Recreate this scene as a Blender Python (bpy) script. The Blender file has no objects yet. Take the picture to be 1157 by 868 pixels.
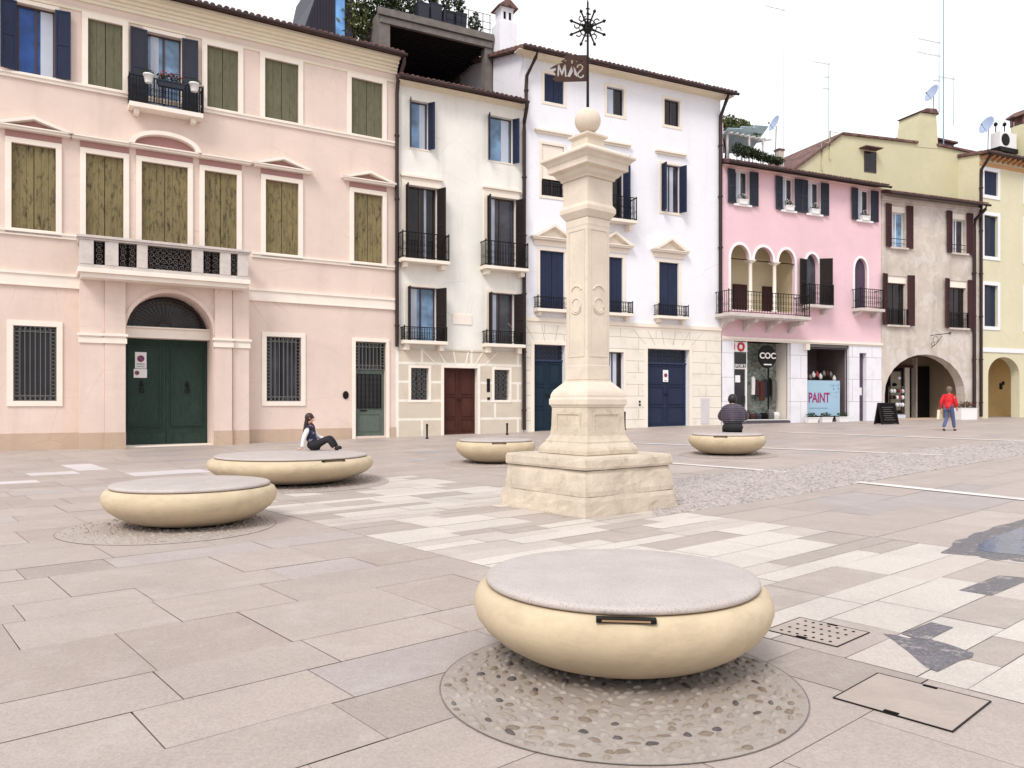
SUN=2.5; SKYV=12.5
import bpy, bmesh, math, random
from mathutils import Vector, Matrix, noise as mnoise
random.seed(7)
R = math.radians
C = bpy.context.scene.collection
# ------------------------------------------------------------------ camera model of the survey
F, CX, YH, H = 880.0, 578.5, 456.0, 1.55      # focal length (px of the 1157 px photo), principal column, horizon row, eye height

def sp(t, k=2.0): return .5*(t+math.sqrt(t*t+k*k))
def g(x, y):
    """height of the gently rising square"""
    s = .5*x+y
    return .02*sp(s-14) - .01*sp(s-42) - .0098*sp(s-72) + .012*sp(-x-8) - .012*sp(-x-30)
def ray(px, py): return (px-CX)/F, (YH-py)/F
def ground_at(px, py, dz=0.0):
    a, b = ray(px, py); d = 8.0
    for _ in range(200):
        z = g(a*d, d)+dz
        nd = (H-z)/(-b)
        d = d*.6+nd*.4
    return Vector((a*d, d, g(a*d, d)))

# ------------------------------------------------------------------ mesh builder
class MB:
    def __init__(s): s.v=[]; s.f=[]; s.sm=[]
    def add(s, vs, fs, smooth=False):
        o=len(s.v); s.v+= [tuple(p) for p in vs]; s.f+=[tuple(i+o for i in f) for f in fs]; s.sm+=[smooth]*len(fs)
    def box(s, x0,x1,y0,y1,z0,z1):
        s.add([(x0,y0,z0),(x1,y0,z0),(x1,y1,z0),(x0,y1,z0),(x0,y0,z1),(x1,y0,z1),(x1,y1,z1),(x0,y1,z1)],
              [(0,3,2,1),(4,5,6,7),(0,1,5,4),(1,2,6,5),(2,3,7,6),(3,0,4,7)]); return s
    def bbox(s, c, size, rot=None):
        """box by centre/size with an optional matrix"""
        m = MB().box(-size[0]/2,size[0]/2,-size[1]/2,size[1]/2,-size[2]/2,size[2]/2)
        vs=[(rot@Vector(p) if rot else Vector(p))+Vector(c) for p in m.v]; s.add(vs,m.f); return s
    def prism(s, poly, y0, y1):
        """poly in (x,z), extruded along y"""
        n=len(poly); vs=[(x,y0,z) for x,z in poly]+[(x,y1,z) for x,z in poly]
        fs=[tuple(range(n)), tuple(range(2*n-1,n-1,-1))]+[(i,i+n,(i+1)%n+n,(i+1)%n) for i in range(n)]
        s.add(vs,fs); return s
    def prism_x(s, poly, x0, x1):
        """poly in (y,z), extruded along x"""
        n=len(poly); vs=[(x0,y,z) for y,z in poly]+[(x1,y,z) for y,z in poly]
        fs=[tuple(range(n-1,-1,-1)), tuple(range(n,2*n))]+[(i,(i+1)%n,(i+1)%n+n,i+n) for i in range(n)]
        s.add(vs,fs); return s
    def tube(s, pts, r, n=6, cap=True, smooth=True):
        pts=[Vector(p) for p in pts]; rs = r if isinstance(r,(list,tuple)) else [r]*len(pts)
        vs=[]; fs=[]
        for i,p in enumerate(pts):
            d=(pts[min(i+1,len(pts)-1)]-pts[max(i-1,0)]).normalized()
            a=Vector((0,0,1)) if abs(d.z)<.9 else Vector((1,0,0))
            e=d.cross(a).normalized(); f_=d.cross(e)
            for k in range(n):
                t=2*math.pi*k/n+math.pi/4; vs.append(p+(e*math.cos(t)+f_*math.sin(t))*rs[i])
        for i in range(len(pts)-1):
            for k in range(n): fs.append((i*n+k,i*n+(k+1)%n,(i+1)*n+(k+1)%n,(i+1)*n+k))
        s.add(vs,fs,smooth and n>4)
        if cap: s.add(vs[:n],[tuple(range(n))]); s.add(vs[-n:],[tuple(range(n-1,-1,-1))])
        return s
    def ring(s, c, r, t, axis='y', n=10, seg=4, arc=(0,2*math.pi)):
        pts=[]
        for k in range(n+1):
            a=arc[0]+(arc[1]-arc[0])*k/n
            if axis=='y': pts.append((c[0]+r*math.cos(a),c[1],c[2]+r*math.sin(a)))
            elif axis=='x': pts.append((c[0],c[1]+r*math.cos(a),c[2]+r*math.sin(a)))
            else: pts.append((c[0]+r*math.cos(a),c[1]+r*math.sin(a),c[2]))
        s.tube(pts,t,seg,cap=False); return s
    def lathe(s, prof, c=(0,0,0), n=64, smooth=True, closed_top=True, closed_bot=True):
        vs=[]; fs=[]
        for r,z in prof:
            for k in range(n):
                a=2*math.pi*k/n; vs.append((c[0]+r*math.cos(a),c[1]+r*math.sin(a),c[2]+z))
        for i in range(len(prof)-1):
            for k in range(n): fs.append((i*n+k,i*n+(k+1)%n,(i+1)*n+(k+1)%n,(i+1)*n+k))
        s.add(vs,fs,smooth)
        if closed_bot: s.add(vs[:n],[tuple(range(n-1,-1,-1))])
        if closed_top: s.add(vs[-n:],[tuple(range(n))])
        return s
    def square(s, prof, jitter=0.0):
        """square section profile of (half side, z), corners on the diagonals of the local axes"""
        vs=[]; fs=[]
        for h,z in prof: vs+=[(-h,-h,z),(h,-h,z),(h,h,z),(-h,h,z)]
        for i in range(len(prof)-1):
            for k in range(4): fs.append((i*4+k,i*4+(k+1)%4,(i+1)*4+(k+1)%4,(i+1)*4+k))
        n=len(prof); fs.append((3,2,1,0)); fs.append((n*4-4,n*4-3,n*4-2,n*4-1)); s.add(vs,fs); return s
    def build(s, name, m, parent=None, loc=None, bevel=0):
        me=bpy.data.meshes.new(name); me.from_pydata(s.v,[],s.f); me.update()
        me.polygons.foreach_set('use_smooth', s.sm)
        o=bpy.data.objects.new(name,me); C.objects.link(o)
        if m is not None: me.materials.append(m)
        if parent is not None: o.parent=parent
        if loc is not None: o.location=loc
        if bevel:
            md=o.modifiers.new('b','BEVEL'); md.width=bevel; md.segments=2; md.limit_method='ANGLE'; md.angle_limit=R(40)
        return o

def tag(o, label=None, cat=None, group=None, kind=None):
    if label: o['label']=label
    if cat: o['category']=cat
    if group: o['group']=group
    if kind: o['kind']=kind
    return o
def empty(name, loc=(0,0,0), rz=0, label=None, cat=None, group=None):
    o=bpy.data.objects.new(name,None); C.objects.link(o); o.location=loc; o.rotation_euler=(0,0,rz); o.empty_display_size=.2
    return tag(o,label,cat,group)

# ------------------------------------------------------------------ materials
def lin(c): return tuple((x/255/12.92 if x/255<=.04045 else ((x/255+.055)/1.055)**2.4) for x in c)
MATS={}
class NT:
    def __init__(s,name):
        s.m=bpy.data.materials.new(name); s.m.use_nodes=True; s.t=s.m.node_tree; s.n=s.t.nodes; s.l=s.t.links
        s.b=s.n['Principled BSDF']
        s.tc=s.n.new('ShaderNodeTexCoord')
    def mapped(s, scale, out='Object', loc=(0,0,0), rot=(0,0,0)):
        mp=s.n.new('ShaderNodeMapping'); mp.inputs['Scale'].default_value=scale; mp.inputs['Location'].default_value=loc; mp.inputs['Rotation'].default_value=rot
        s.l.new(s.tc.outputs[out],mp.inputs['Vector']); return mp.outputs[0]
    def noise(s, scale, vec=None, detail=5, rough=.6, dist=0):
        n=s.n.new('ShaderNodeTexNoise'); n.inputs['Scale'].default_value=scale; n.inputs['Detail'].default_value=detail; n.inputs['Roughness'].default_value=rough; n.inputs['Distortion'].default_value=dist
        s.l.new(vec if vec else s.tc.outputs['Object'], n.inputs['Vector']); return n.outputs['Fac']
    def vor(s, scale, vec=None, feature='F1', out='Distance'):
        n=s.n.new('ShaderNodeTexVoronoi'); n.feature=feature; n.inputs['Scale'].default_value=scale
        s.l.new(vec if vec else s.tc.outputs['Object'], n.inputs['Vector']); return n.outputs[out]
    def ramp(s, fac, stops):
        r=s.n.new('ShaderNodeValToRGB'); e=r.color_ramp.elements
        while len(e)<len(stops): e.new(.5)
        for i,(p,c) in enumerate(stops):
            e[i].position=p; e[i].color=(c,c,c,1) if isinstance(c,(int,float)) else (*c,1)
        s.l.new(fac,r.inputs[0]); return r.outputs[0]
    def mix(s, a, b, fac, mode='MIX'):
        m=s.n.new('ShaderNodeMix'); m.data_type='RGBA'; m.blend_type=mode
        for sock,val in ((m.inputs[6],a),(m.inputs[7],b)):
            if isinstance(val,(tuple,list)): sock.default_value=(*val[:3],1)
            elif isinstance(val,(int,float)): sock.default_value=(val,val,val,1)
            else: s.l.new(val,sock)
        if isinstance(fac,(int,float)): m.inputs[0].default_value=fac
        else: s.l.new(fac,m.inputs[0])
        return m.outputs[2]
    def color(s, c):
        if isinstance(c,(tuple,list)): s.b.inputs['Base Color'].default_value=(*c[:3],1)
        else: s.l.new(c,s.b.inputs['Base Color'])
    def bump(s, h, strength=.3, dist=.01):
        b=s.n.new('ShaderNodeBump'); b.inputs['Strength'].default_value=strength; b.inputs['Distance'].default_value=dist
        s.l.new(h,b.inputs['Height']); s.l.new(b.outputs[0],s.b.inputs['Normal'])
    def rough(s, r):
        if isinstance(r,(int,float)): s.b.inputs['Roughness'].default_value=r
        else: s.l.new(r,s.b.inputs['Roughness'])
def mul(c,k): return tuple(min(1,x*k) for x in c)

def stucco(name, rgb, var=.10, stain=.25, stain_col=(.30,.24,.2), scale=.5, peel=0, peel_col=(.5,.45,.4)):
    if name in MATS: return MATS[name]
    n=NT(name); c=lin(rgb)
    col=n.mix(mul(c,1-var),mul(c,1+var*.4),n.ramp(n.noise(scale,detail=7),[(.3,0),(.7,1)]))
    col=n.mix(col,mul(c,1-var*1.5),n.ramp(n.noise(3.1,detail=8,rough=.7),[(.52,0),(.75,.55)]))
    st=n.noise(1.0,n.mapped((1.7,1.7,.16)),detail=6)          # rain streaks, long in z
    col=n.mix(col,stain_col,n.ramp(st,[(.52,0),(.85,stain)]))
    if peel: col=n.mix(col,peel_col,n.ramp(n.noise(.8,detail=9,rough=.75,dist=.6),[(.5,0),(.56,peel)]))
    col=n.mix(col,mul(c,.72),n.ramp(n.noise(.35,n.mapped((1,1,2.2)),detail=10,rough=.78,dist=.5),[(.55,0),(.72,.42)]))
    cr=n.vor(.55,n.mapped((1,1,1)),'DISTANCE_TO_EDGE'); col=n.mix(col,mul(c,.6),n.mix(n.ramp(cr,[(0,.5),(.006,0)]),0,n.ramp(n.noise(.5,detail=3),[(.45,1),(.6,0)])))
    n.color(col); n.rough(.9); n.bump(n.noise(9,detail=9,rough=.7),.4,.012); n.b.inputs['Specular IOR Level'].default_value=.2
    MATS[name]=n.m; return n.m
def stone(name, rgb, var=.15, scale=2.5, bump=.4, dirt=.35, rough=.8, dirt_col=(.2,.16,.12)):
    if name in MATS: return MATS[name]
    n=NT(name); c=lin(rgb)
    col=n.mix(mul(c,1-var),mul(c,1+var*.5),n.ramp(n.noise(scale,detail=8,rough=.65),[(.3,0),(.7,1)]))
    col=n.mix(col,dirt_col,n.ramp(n.noise(scale*2.2,detail=9,rough=.75,dist=.4),[(.55,0),(.8,dirt)]))
    n.color(col); n.rough(rough); n.bump(n.noise(scale*9,detail=8),bump,.01); MATS[name]=n.m; return n.m
def plain(name, rgb, rough=.5, var=.12, metal=0, scale=6, bump=.1, spec=.5):
    if name in MATS: return MATS[name]
    n=NT(name); c=lin(rgb)
    n.color(n.mix(mul(c,1-var),mul(c,1+var),n.noise(scale))); n.rough(rough); n.b.inputs['Metallic'].default_value=metal
    n.b.inputs['Specular IOR Level'].default_value=spec
    if bump: n.bump(n.noise(scale*6),bump,.004)
    MATS[name]=n.m; return n.m
def shutter_mat(name, rgb, dark, amount):
    if name in MATS: return MATS[name]
    n=NT(name); c=lin(rgb)
    oi=n.n.new('ShaderNodeObjectInfo'); mr=n.n.new('ShaderNodeMath'); mr.operation='MULTIPLY'; mr.inputs[1].default_value=37.0; n.l.new(oi.outputs['Random'],mr.inputs[0])
    def off(v):
        a=n.n.new('ShaderNodeVectorMath'); a.operation='ADD'; n.l.new(v,a.inputs[0]); n.l.new(mr.outputs[0],a.inputs[1]); return a.outputs[0]
    col=n.mix(mul(c,.78),mul(c,1.18),n.noise(2,off(n.mapped((14,14,1.0)))))
    col=n.mix(col,mul(c,1.45),n.ramp(n.noise(1.2,off(n.mapped((1,1,.6))),detail=4),[(.45,0),(.75,.5)]))
    w=n.noise(4.0,off(n.mapped((2.6,2.6,.7))),detail=10,rough=.8)
    col=n.mix(col,lin(dark),n.ramp(w,[(.5,0),(.62,amount)]))
    n.color(col); n.rough(.75); n.bump(n.noise(8,n.mapped((8,8,.5))),.4,.006); n.b.inputs['Specular IOR Level'].default_value=.25; MATS[name]=n.m; return n.m
def glass(name, rgb, rough=.08):
    if name in MATS: return MATS[name]
    n=NT(name); c=lin(rgb)
    n.color(n.mix(mul(c,.55),mul(c,1.3),n.ramp(n.noise(1.3,detail=2),[(.35,0),(.65,1)]))); n.rough(rough)
    n.bump(n.noise(1.5,detail=1),.03,.02); n.b.inputs['Specular IOR Level'].default_value=.35; MATS[name]=n.m; return n.m
def tiles_mat():
    n=NT('roof_tile'); 
    rnd=n.vor(3.2,n.mapped((1,1,1)),out='Color')
    c=n.mix(lin((118,84,78)),lin((66,48,50)),n.ramp(n.noise(4,detail=6),[(.35,0),(.65,1)]))
    c=n.mix(c,lin((150,112,98)),n.ramp(rnd,[(.5,0),(1,.6)]))
    n.color(c); n.rough(.9); n.bump(n.noise(30),.3,.01); return n.m
def blocks_mat(name, rgb, joint, bw, bh, mortar, var=.08):
    """ashlar or painted blocks: brick texture laid in the facade plane (x,z)"""
    n=NT(name); c=lin(rgb); sx=n.n.new('ShaderNodeSeparateXYZ'); cb=n.n.new('ShaderNodeCombineXYZ')
    n.l.new(n.tc.outputs['Object'],sx.inputs[0]); n.l.new(sx.outputs[0],cb.inputs[0]); n.l.new(sx.outputs[2],cb.inputs[1])
    b=n.n.new('ShaderNodeTexBrick'); n.l.new(cb.outputs[0],b.inputs['Vector'])
    b.inputs['Scale'].default_value=1; b.inputs['Brick Width'].default_value=bw; b.inputs['Row Height'].default_value=bh
    b.inputs['Mortar Size'].default_value=mortar; b.inputs['Mortar Smooth'].default_value=.1
    b.inputs['Color1'].default_value=(*mul(c,1-var),1); b.inputs['Color2'].default_value=(*mul(c,1+var),1); b.inputs['Mortar'].default_value=(*lin(joint),1)
    col=n.mix(b.outputs['Color'],(.25,.2,.16),n.ramp(n.noise(1.5,detail=8,rough=.7),[(.5,0),(.85,.35)]))
    n.color(col); n.rough(.85); n.bump(n.noise(25),.3,.006); return n.m

M={}
M['pinkwall']=stucco('pink_beige_stucco',(226,205,193),.10,.34,(.50,.40,.34))
M['plinth']=stucco('plinth_stucco',(196,172,152),.12,.3,(.3,.25,.2))
M['trim']=stone('white_trim_stone',(240,228,216),.06,2,.15,.15,.8,(.4,.36,.32))
M['cornice']=stone('cream_cornice_stucco',(234,222,200),.05,1.5,.1,.1)
M['creamwall']=stucco('cream_stucco',(236,232,225),.08,.38,(.42,.37,.31),.7)
M['whitewall']=stucco('white_stucco',(236,235,241),.04,.22,(.5,.48,.5))
M['whitetrim']=stone('pale_stone_trim',(236,224,210),.05,2,.1,.1,.8,(.4,.34,.3))
M['rosewall']=stucco('rose_stucco',(232,196,203),.07,.28,(.60,.42,.38),.35)
M['greywall']=stucco('aged_plaster',(204,192,182),.2,.5,(.22,.18,.15),.9,.4,lin((222,216,214)))
M['yellowwall']=stucco('yellow_stucco',(216,209,180),.08,.15,(.4,.35,.25))
M['yellowdark']=stucco('pale_yellow_flank',(206,199,166),.08,.25,(.4,.36,.28))
M['marble']=blocks_mat('shopfront_marble',(228,226,232),(170,165,170),1.4,1.15,.012,.02)
M['rust3']=blocks_mat('ashlar_painted_joints',(230,222,210),(186,176,164),1.9,.52,.014,.015)
M['rust2']=blocks_mat('beige_blocks_white_joints',(206,194,177),(232,226,216),2.1,.72,.05,.04)
M['tile']=tiles_mat()
M['gutter']=plain('dark_copper_gutter',(62,48,46),.5,.2,.6)
M['olive']=shutter_mat('olive_weathered_shutter',(126,114,80),(50,42,36),.9)
M['olive2']=shutter_mat('green_grey_shutter',(104,102,80),(66,64,52),.5)
M['navy']=shutter_mat('navy_painted_shutter',(38,46,70),(28,30,40),.4)
M['slate']=shutter_mat('slate_painted_shutter',(52,54,66),(34,34,40),.4)
M['dkgreen']=shutter_mat('dark_green_painted_wood',(44,62,56),(28,38,34),.5)
M['greygreen']=shutter_mat('grey_green_painted_wood',(96,106,98),(60,66,62),.4)
M['brown']=shutter_mat('dark_brown_wood',(74,40,34),(40,22,20),.5)
M['maroon']=shutter_mat('maroon_painted_shutter',(72,44,46),(42,28,30),.4)
M['black']=shutter_mat('black_brown_shutter',(42,34,34),(24,20,20),.4)
M['iron']=plain('wrought_iron',(30,27,27),.55,.2,.7,20,.2)
M['ironlt']=plain('grey_iron_bars',(120,118,116),.5,.2,.6,20,.2)
M['dark']=plain('dark_interior',(24,20,20),.9,.3,0,2,0,.1)
M['glassblue']=glass('blue_window_glass',(40,80,150))
M['glasspale']=glass('pale_sky_window_glass',(120,150,182))
M['glassgrey']=glass('grey_window_glass',(66,66,74))
M['glassdark']=glass('dark_window_glass',(34,30,34))
M['curtain']=plain('white_curtain',(196,202,216),.9,.1,0,3,.2,.1)
M['frame']=plain('brown_window_frame',(66,46,46),.5,.15)
M['whiteframe']=plain('white_painted_frame',(226,222,218),.5,.05)
M['white']=plain('white_plastic',(232,230,230),.5,.05)
M['soot']=stone('blackened_concrete',(118,110,106),.3,3,.4,.8,.9,(.03,.03,.03))
M['blackwood']=plain('black_timber_slats',(34,30,33),.8,.35,0,3,.3,.2)
M['darkclad']=plain('dark_standing_seam_metal',(46,42,56),.5,.2,.3,3,.1)
M['leaf']=plain('dark_green_leaves',(50,62,34),.6,.5,0,9,0,.3)
M['leaf2']=plain('olive_green_leaves',(92,98,58),.6,.5,0,9,0,.3)
M['petal']=plain('red_flower_petals',(150,52,60),.6,.3,0,9,0)
M['petalw']=plain('white_flower_petals',(224,220,224),.6,.1,0,9,0)
M['planter']=plain('dark_blue_planter',(34,36,50),.6,.2)
# grey iron on the balustrade stone
M['balustone']=stone('lichened_balcony_stone',(206,196,190),.15,4,.4,.55,.85,(.1,.09,.08))

# ------------------------------------------------------------------ a building's frame of reference
class Bld:
    def __init__(s, name, x, y, theta, label, cat, group=None):
        s.x,s.y,s.th=x,y,R(theta); s.d=(math.sin(s.th),math.cos(s.th)); s.nin=(-math.cos(s.th),math.sin(s.th))
        s.z0=g(x,y)-.05
        s.e=empty(name,(x,y,s.z0),math.pi/2-s.th,label,cat,group)
    def _hit(s, px, off=0):
        a=(px-CX)/F; x0=s.x+s.nin[0]*off; y0=s.y+s.nin[1]*off
        t=(a*y0-x0)/(s.d[0]-a*s.d[1]); return t, y0+t*s.d[1]
    def U(s, px, off=0): return s._hit(px,off)[0]
    def Z(s, px, py, off=0): return H+(YH-py)/F*s._hit(px,off)[1]-s.z0
    def W(s, u, off=0): return (s.x+s.d[0]*u+s.nin[0]*off, s.y+s.d[1]*u+s.nin[1]*off)
    def gz(s, u, off=0): x,y=s.W(u,off); return g(x,y)-s.z0
    def row(s, rects, off=0):
        """(xl,xr,ytop,ybottom) survey readings of one row -> (u0,u1,z0,z1) with common heights"""
        zt=sum(s.Z((a+b)/2,c,off) for a,b,c,d in rects)/len(rects); zb=sum(s.Z((a+b)/2,d,off) for a,b,c,d in rects)/len(rects)
        return [(s.U(a,off),s.U(b,off),zb,zt) for a,b,c,d in rects]
    def zavg(s, pts, off=0): return sum(s.Z(px,py,off) for px,py in pts)/len(pts)

def arc_pts(u0,u1,zs,zc,n=14):
    """points of an arch from the left springing to the right one"""
    c=(u0+u1)/2; r=(u1-u0)/2; h=zc-zs
    return [(c-r*math.cos(math.pi*k/n), zs+h*math.sin(math.pi*k/n)) for k in range(n+1)]
def wall_mb(u0,u1,z0,z1,ops,y=0.0,depth=.22,mb=None,thick=None):
    """facade sheet with real openings and their reveals. ops: dict(u0,u1,z0,z1[,zs][,d])"""
    mb=mb or MB()
    us=sorted({u0,u1}|{min(max(o[k],u0),u1) for o in ops for k in ('u0','u1')}); zs=sorted({z0,z1}|{min(max(o[k],z0),z1) for o in ops for k in ('z0','z1')})
    for i in range(len(us)-1):
        for j in range(len(zs)-1):
            cu=(us[i]+us[i+1])/2; cz=(zs[j]+zs[j+1])/2
            if any(o['u0']<cu<o['u1'] and o['z0']<cz<o['z1'] for o in ops): continue
            mb.add([(us[i],y,zs[j]),(us[i+1],y,zs[j]),(us[i+1],y,zs[j+1]),(us[i],y,zs[j+1])],[(0,1,2,3)])
    for o in ops:
        a,b,c,d=o['u0'],o['u1'],o['z0'],o['z1']; D=y+o.get('d',depth)
        if 'zs' in o:
            P=arc_pts(a,b,o['zs'],d)
            n=len(P)-1; h=n//2
            for k in range(n):
                corner=(a,y,d) if k<h else (b,y,d)
                mb.add([(P[k][0],y,P[k][1]),(P[k+1][0],y,P[k+1][1]),corner],[(0,1,2)])
                mb.add([(P[k][0],y,P[k][1]),(P[k+1][0],y,P[k+1][1]),(P[k+1][0],D,P[k+1][1]),(P[k][0],D,P[k][1])],[(0,3,2,1)],True)
            mb.add([(a,y,d),(P[h][0],y,P[h][1]),(b,y,d)],[(0,1,2)]) if False else None
            top=o['zs']
        else:
            top=d; mb.add([(a,y,d),(b,y,d),(b,D,d),(a,D,d)],[(0,1,2,3)])
        mb.add([(a,y,c),(a,y,top),(a,D,top),(a,D,c)],[(0,1,2,3)])
        mb.add([(b,y,c),(b,y,top),(b,D,top),(b,D,c)],[(3,2,1,0)])
        mb.add([(a,y,c),(b,y,c),(b,D,c),(a,D,c)],[(3,2,1,0)])
    return mb
def shell(mb,u0,u1,z0,z1,D):
    """the other sides of the building volume"""
    mb.add([(u0,0,z0),(u0,D,z0),(u0,D,z1),(u0,0,z1)],[(0,1,2,3)]); mb.add([(u1,0,z0),(u1,D,z0),(u1,D,z1),(u1,0,z1)],[(3,2,1,0)])
    mb.add([(u0,D,z0),(u1,D,z0),(u1,D,z1),(u0,D,z1)],[(3,2,1,0)]); mb.add([(u0,0,z1),(u1,0,z1),(u1,D,z1),(u0,D,z1)],[(0,1,2,3)])
    return mb
def tiled_roof(b,u0,u1,z,over,D,pitch=17,thick=.12,gut=True,gm=None,g0=0.0,g1=None):
    """single slope from the eave back to a ridge, with rolls of tiles whose ends show at the eave"""
    t=math.tan(R(pitch)); m=MB(); z1=z+(D+over)*t
    m.prism_x([(-over,z),(D,z1),(D,z1+thick),(-over,z+thick)],u0,u1)
    m.prism_x([(D,z1+thick),(D+D,z),(D,z1-.3)],u0,u1)
    if gm is not None: MB().prism_x([(.01,z-.02),(D-.02,z-.02),(D-.02,z1-.02),(.01,z+over*t-.02)],g0+.004,(u1 if g1 is None else g1)-.004).build('gable',gm,b.e)
    n=int((u1-u0)/.21)
    for k in range(n):
        uc=u0+(k+.5)*(u1-u0)/n+random.uniform(-.012,.012); r=.078; zz=z+thick
        L=min(D,4.0); segs=3
        e=random.uniform(-.05,.03)
        for j in range(8):
            ya=-over+e+j*.42; yb=ya+.46; za=zz+(ya+over)*t+.018; zb=zz+(yb+over)*t
            if ya>L: break
            vs=[]; 
            for (yy,z_,rr) in ((ya,za,r*1.08),(yb,zb,r*.86)):
                for q in range(segs*2+1):
                    a=math.pi*q/(segs*2); vs.append((uc+rr*math.cos(a),yy,z_+rr*.8*math.sin(a)))
            q=segs*2+1
            m.add(vs,[(i,i+1,q+i+1,q+i) for i in range(q-1)],True); m.add(vs[:q],[tuple(range(q-1,-1,-1))])
    r_=m.build('roof',M['tile'],b.e)
    if gut:
        MB().tube([(u0-.03,-over-.06,z+.03),(u1+.03,-over-.06,z+.03)],.065,8).build('gutter',M['gutter'],b.e)
    return r_
def cornice(b,u0,u1,z0,z1,steps,m,back=.0,ends=(0,0)):
    mb=MB(); n=len(steps)
    for k,p in enumerate(steps):
        mb.box(u0-p*ends[0],u1+p*ends[1],-p,back+.002*k,z0+(z1-z0)*k/n+(.002 if k else 0),z0+(z1-z0)*(k+1)/n)
    return mb.build('cornice',m,b.e)
def drainpipe(b,pts,r=.055):
    mb=MB().tube(pts,r,8)
    zs=[p[2] for p in pts]; 
    u,y,_=pts[-1]; z=min(zs)+.8
    while z<max(zs)-1.5: mb.tube([(u,y,z-.03),(u,y,z+.03)],r*1.35,8); z+=2.4
    return mb.build('drainpipe',M['gutter'],b.e)

def frame_mb(u0,u1,z0,z1,w,y0,y1,bottom=True,mb=None):
    mb=mb or MB()
    mb.box(u0-w,u0,y0,y1,z0,z1); mb.box(u1,u1+w,y0,y1,z0,z1); mb.box(u0-w,u1+w,y0,y1,z1,z1+w)
    if bottom: mb.box(u0-w,u1+w,y0,y1,z0-w,z0)
    return mb
def leaf_pair(u0,u1,z0,z1,y,m,parent,planks=3,name='shutter',leaves=2,th=.045):
    w=(u1-u0)/leaves
    for k in range(leaves):
        a=u0+k*w+.006; c=a+w-.012; mb=MB(); pw=(c-a)/planks
        for q in range(planks): mb.box(a+q*pw+.004,a+(q+1)*pw-.004,y+random.uniform(0,.006),y+th,z0+.01,z1-.01)
        mb.box(a+.01,c-.01,y+th*.4,y+th+.01,z0+.02,z1-.02)
        mb.build(name,m,parent)
def louvre(w,h,m,name,parent,hinge,ang,th=.04,solid=False,side=1):
    """an open shutter leaf hinged at hinge=(u,y,z0); side=-1 swings to the left; ang from the wall plane"""
    mb=MB(); f=.06
    mb.box(0,f,0,th,0,h); mb.box(w-f,w,0,th,0,h)
    for z in (0,h*.5-f/2,h-f): mb.box(f,w-f,0,th,z,z+f)
    if solid: mb.box(f,w-f,th*.3,th*.7,f,h-f)
    else:
        z=f+.03
        while z<h-f-.02:
            if not (h*.5-f<z<h*.5+f*.5): mb.add([(f,0.004,z),(w-f,0.004,z),(w-f,th-.004,z+.045),(f,th-.004,z+.045)],[(0,1,2,3)])
            z+=.055
        mb.box(f,w-f,th*.45,th*.55,f,h-f)
    o=mb.build(name,m,parent,loc=hinge)
    o.rotation_euler=(0,0,-ang if side>0 else math.pi+ang)
    return o
def railing(b,u0,u1,z0,h,proj,parent,dens=.12,rings=True,name='railing',y0=0.0,m=None,r=.009):
    mb=MB(); y=y0-proj
    mb.box(u0,u1,y-.02,y+.02,z0+h-.03,z0+h); mb.box(u0,u1,y-.012,y+.012,z0+.05,z0+.08)
    for uu in (u0,u1): mb.box(uu-.02,uu+.02,y,y0,z0+h-.03,z0+h-.001); mb.box(uu-.012,uu+.012,y,y0,z0+.051,z0+.079); mb.box(uu-.018,uu+.018,y-.018,y+.018,z0,z0+h+.05)
    n=max(2,int((u1-u0)/dens)); 
    for k in range(1,n):
        u=u0+(u1-u0)*k/n; mb.box(u-r,u+r,y-r,y+r,z0+.08,z0+h-.03)
        if rings:
            w=(u1-u0)/n/2*.85; mb.ring((u-w*1.05,y,z0+h*.30),w,r*.8); mb.ring((u-w*1.05,y,z0+h*.55),w*.9,r*.8); 
            mb.ring((u-w*1.05,y,z0+h*.80),w*.8,r*.7,arc=(0,math.pi))
    for uu in (u0,u1):
        k=max(1,int(proj/dens))
        for q in range(1,k+1):
            yy=y+proj*q/(k+.6); mb.box(uu-r,uu+r,yy-r,yy+r,z0+.08,z0+h-.03)
            if rings: mb.ring((uu,yy-.04,z0+h*.4),.05,r*.8,axis='x')
    return mb.build(name,m or M['iron'],parent)
def grille(u0,u1,z0,z1,y,parent,fancy=True,m=None,name='grille',nv=5):
    mb=MB(); w=u1-u0; bd=min(.16,w*.17) if fancy else 0; r=.010
    for a,c in ((u0,u0+.025),(u1-.025,u1)): mb.box(a,c,y-.012,y+.012,z0,z1)
    for a,c in ((z0,z0+.025),(z1-.025,z1)): mb.box(u0+.026,u1-.026,y-.011,y+.011,a,c)
    if fancy:
        mb.box(u0+bd,u0+bd+.018,y-.01,y+.01,z0+.026,z1-.026); mb.box(u1-bd-.018,u1-bd,y-.01,y+.01,z0+.026,z1-.026)
        mb.box(u0+.026,u1-.026,y-.013,y-.003,z0+bd,z0+bd+.018); mb.box(u0+.026,u1-.026,y-.013,y-.003,z1-bd-.018,z1-bd)
        rr=bd/2*.8; z=z0+bd/2
        while z<z1-bd*.3:
            for uu in (u0+bd/2+.01,u1-bd/2-.01): mb.ring((uu,y,z),rr,r*.8,n=8)
            z+=rr*1.9
        u=u0+bd*1.6
        while u<u1-bd*1.3:
            for zz in (z0+bd/2,z1-bd/2): mb.ring((u,y,zz),rr,r*.8,n=8)
            u+=rr*1.9
    a,c=u0+bd,u1-bd
    for k in range(1,nv+1):
        u=a+(c-a)*k/(nv+1); mb.box(u-r,u+r,y-r,y+r,z0+.02,z1-.02)
    if not fancy:
        k=1
        while z0+k*.22<z1: mb.box(u0+.02,u1-.02,y-r*.7-.003,y-r*.7,z0+k*.22-.008,z0+k*.22+.008); k+=1
    return mb.build(name,m or M['iron'],parent)
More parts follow.
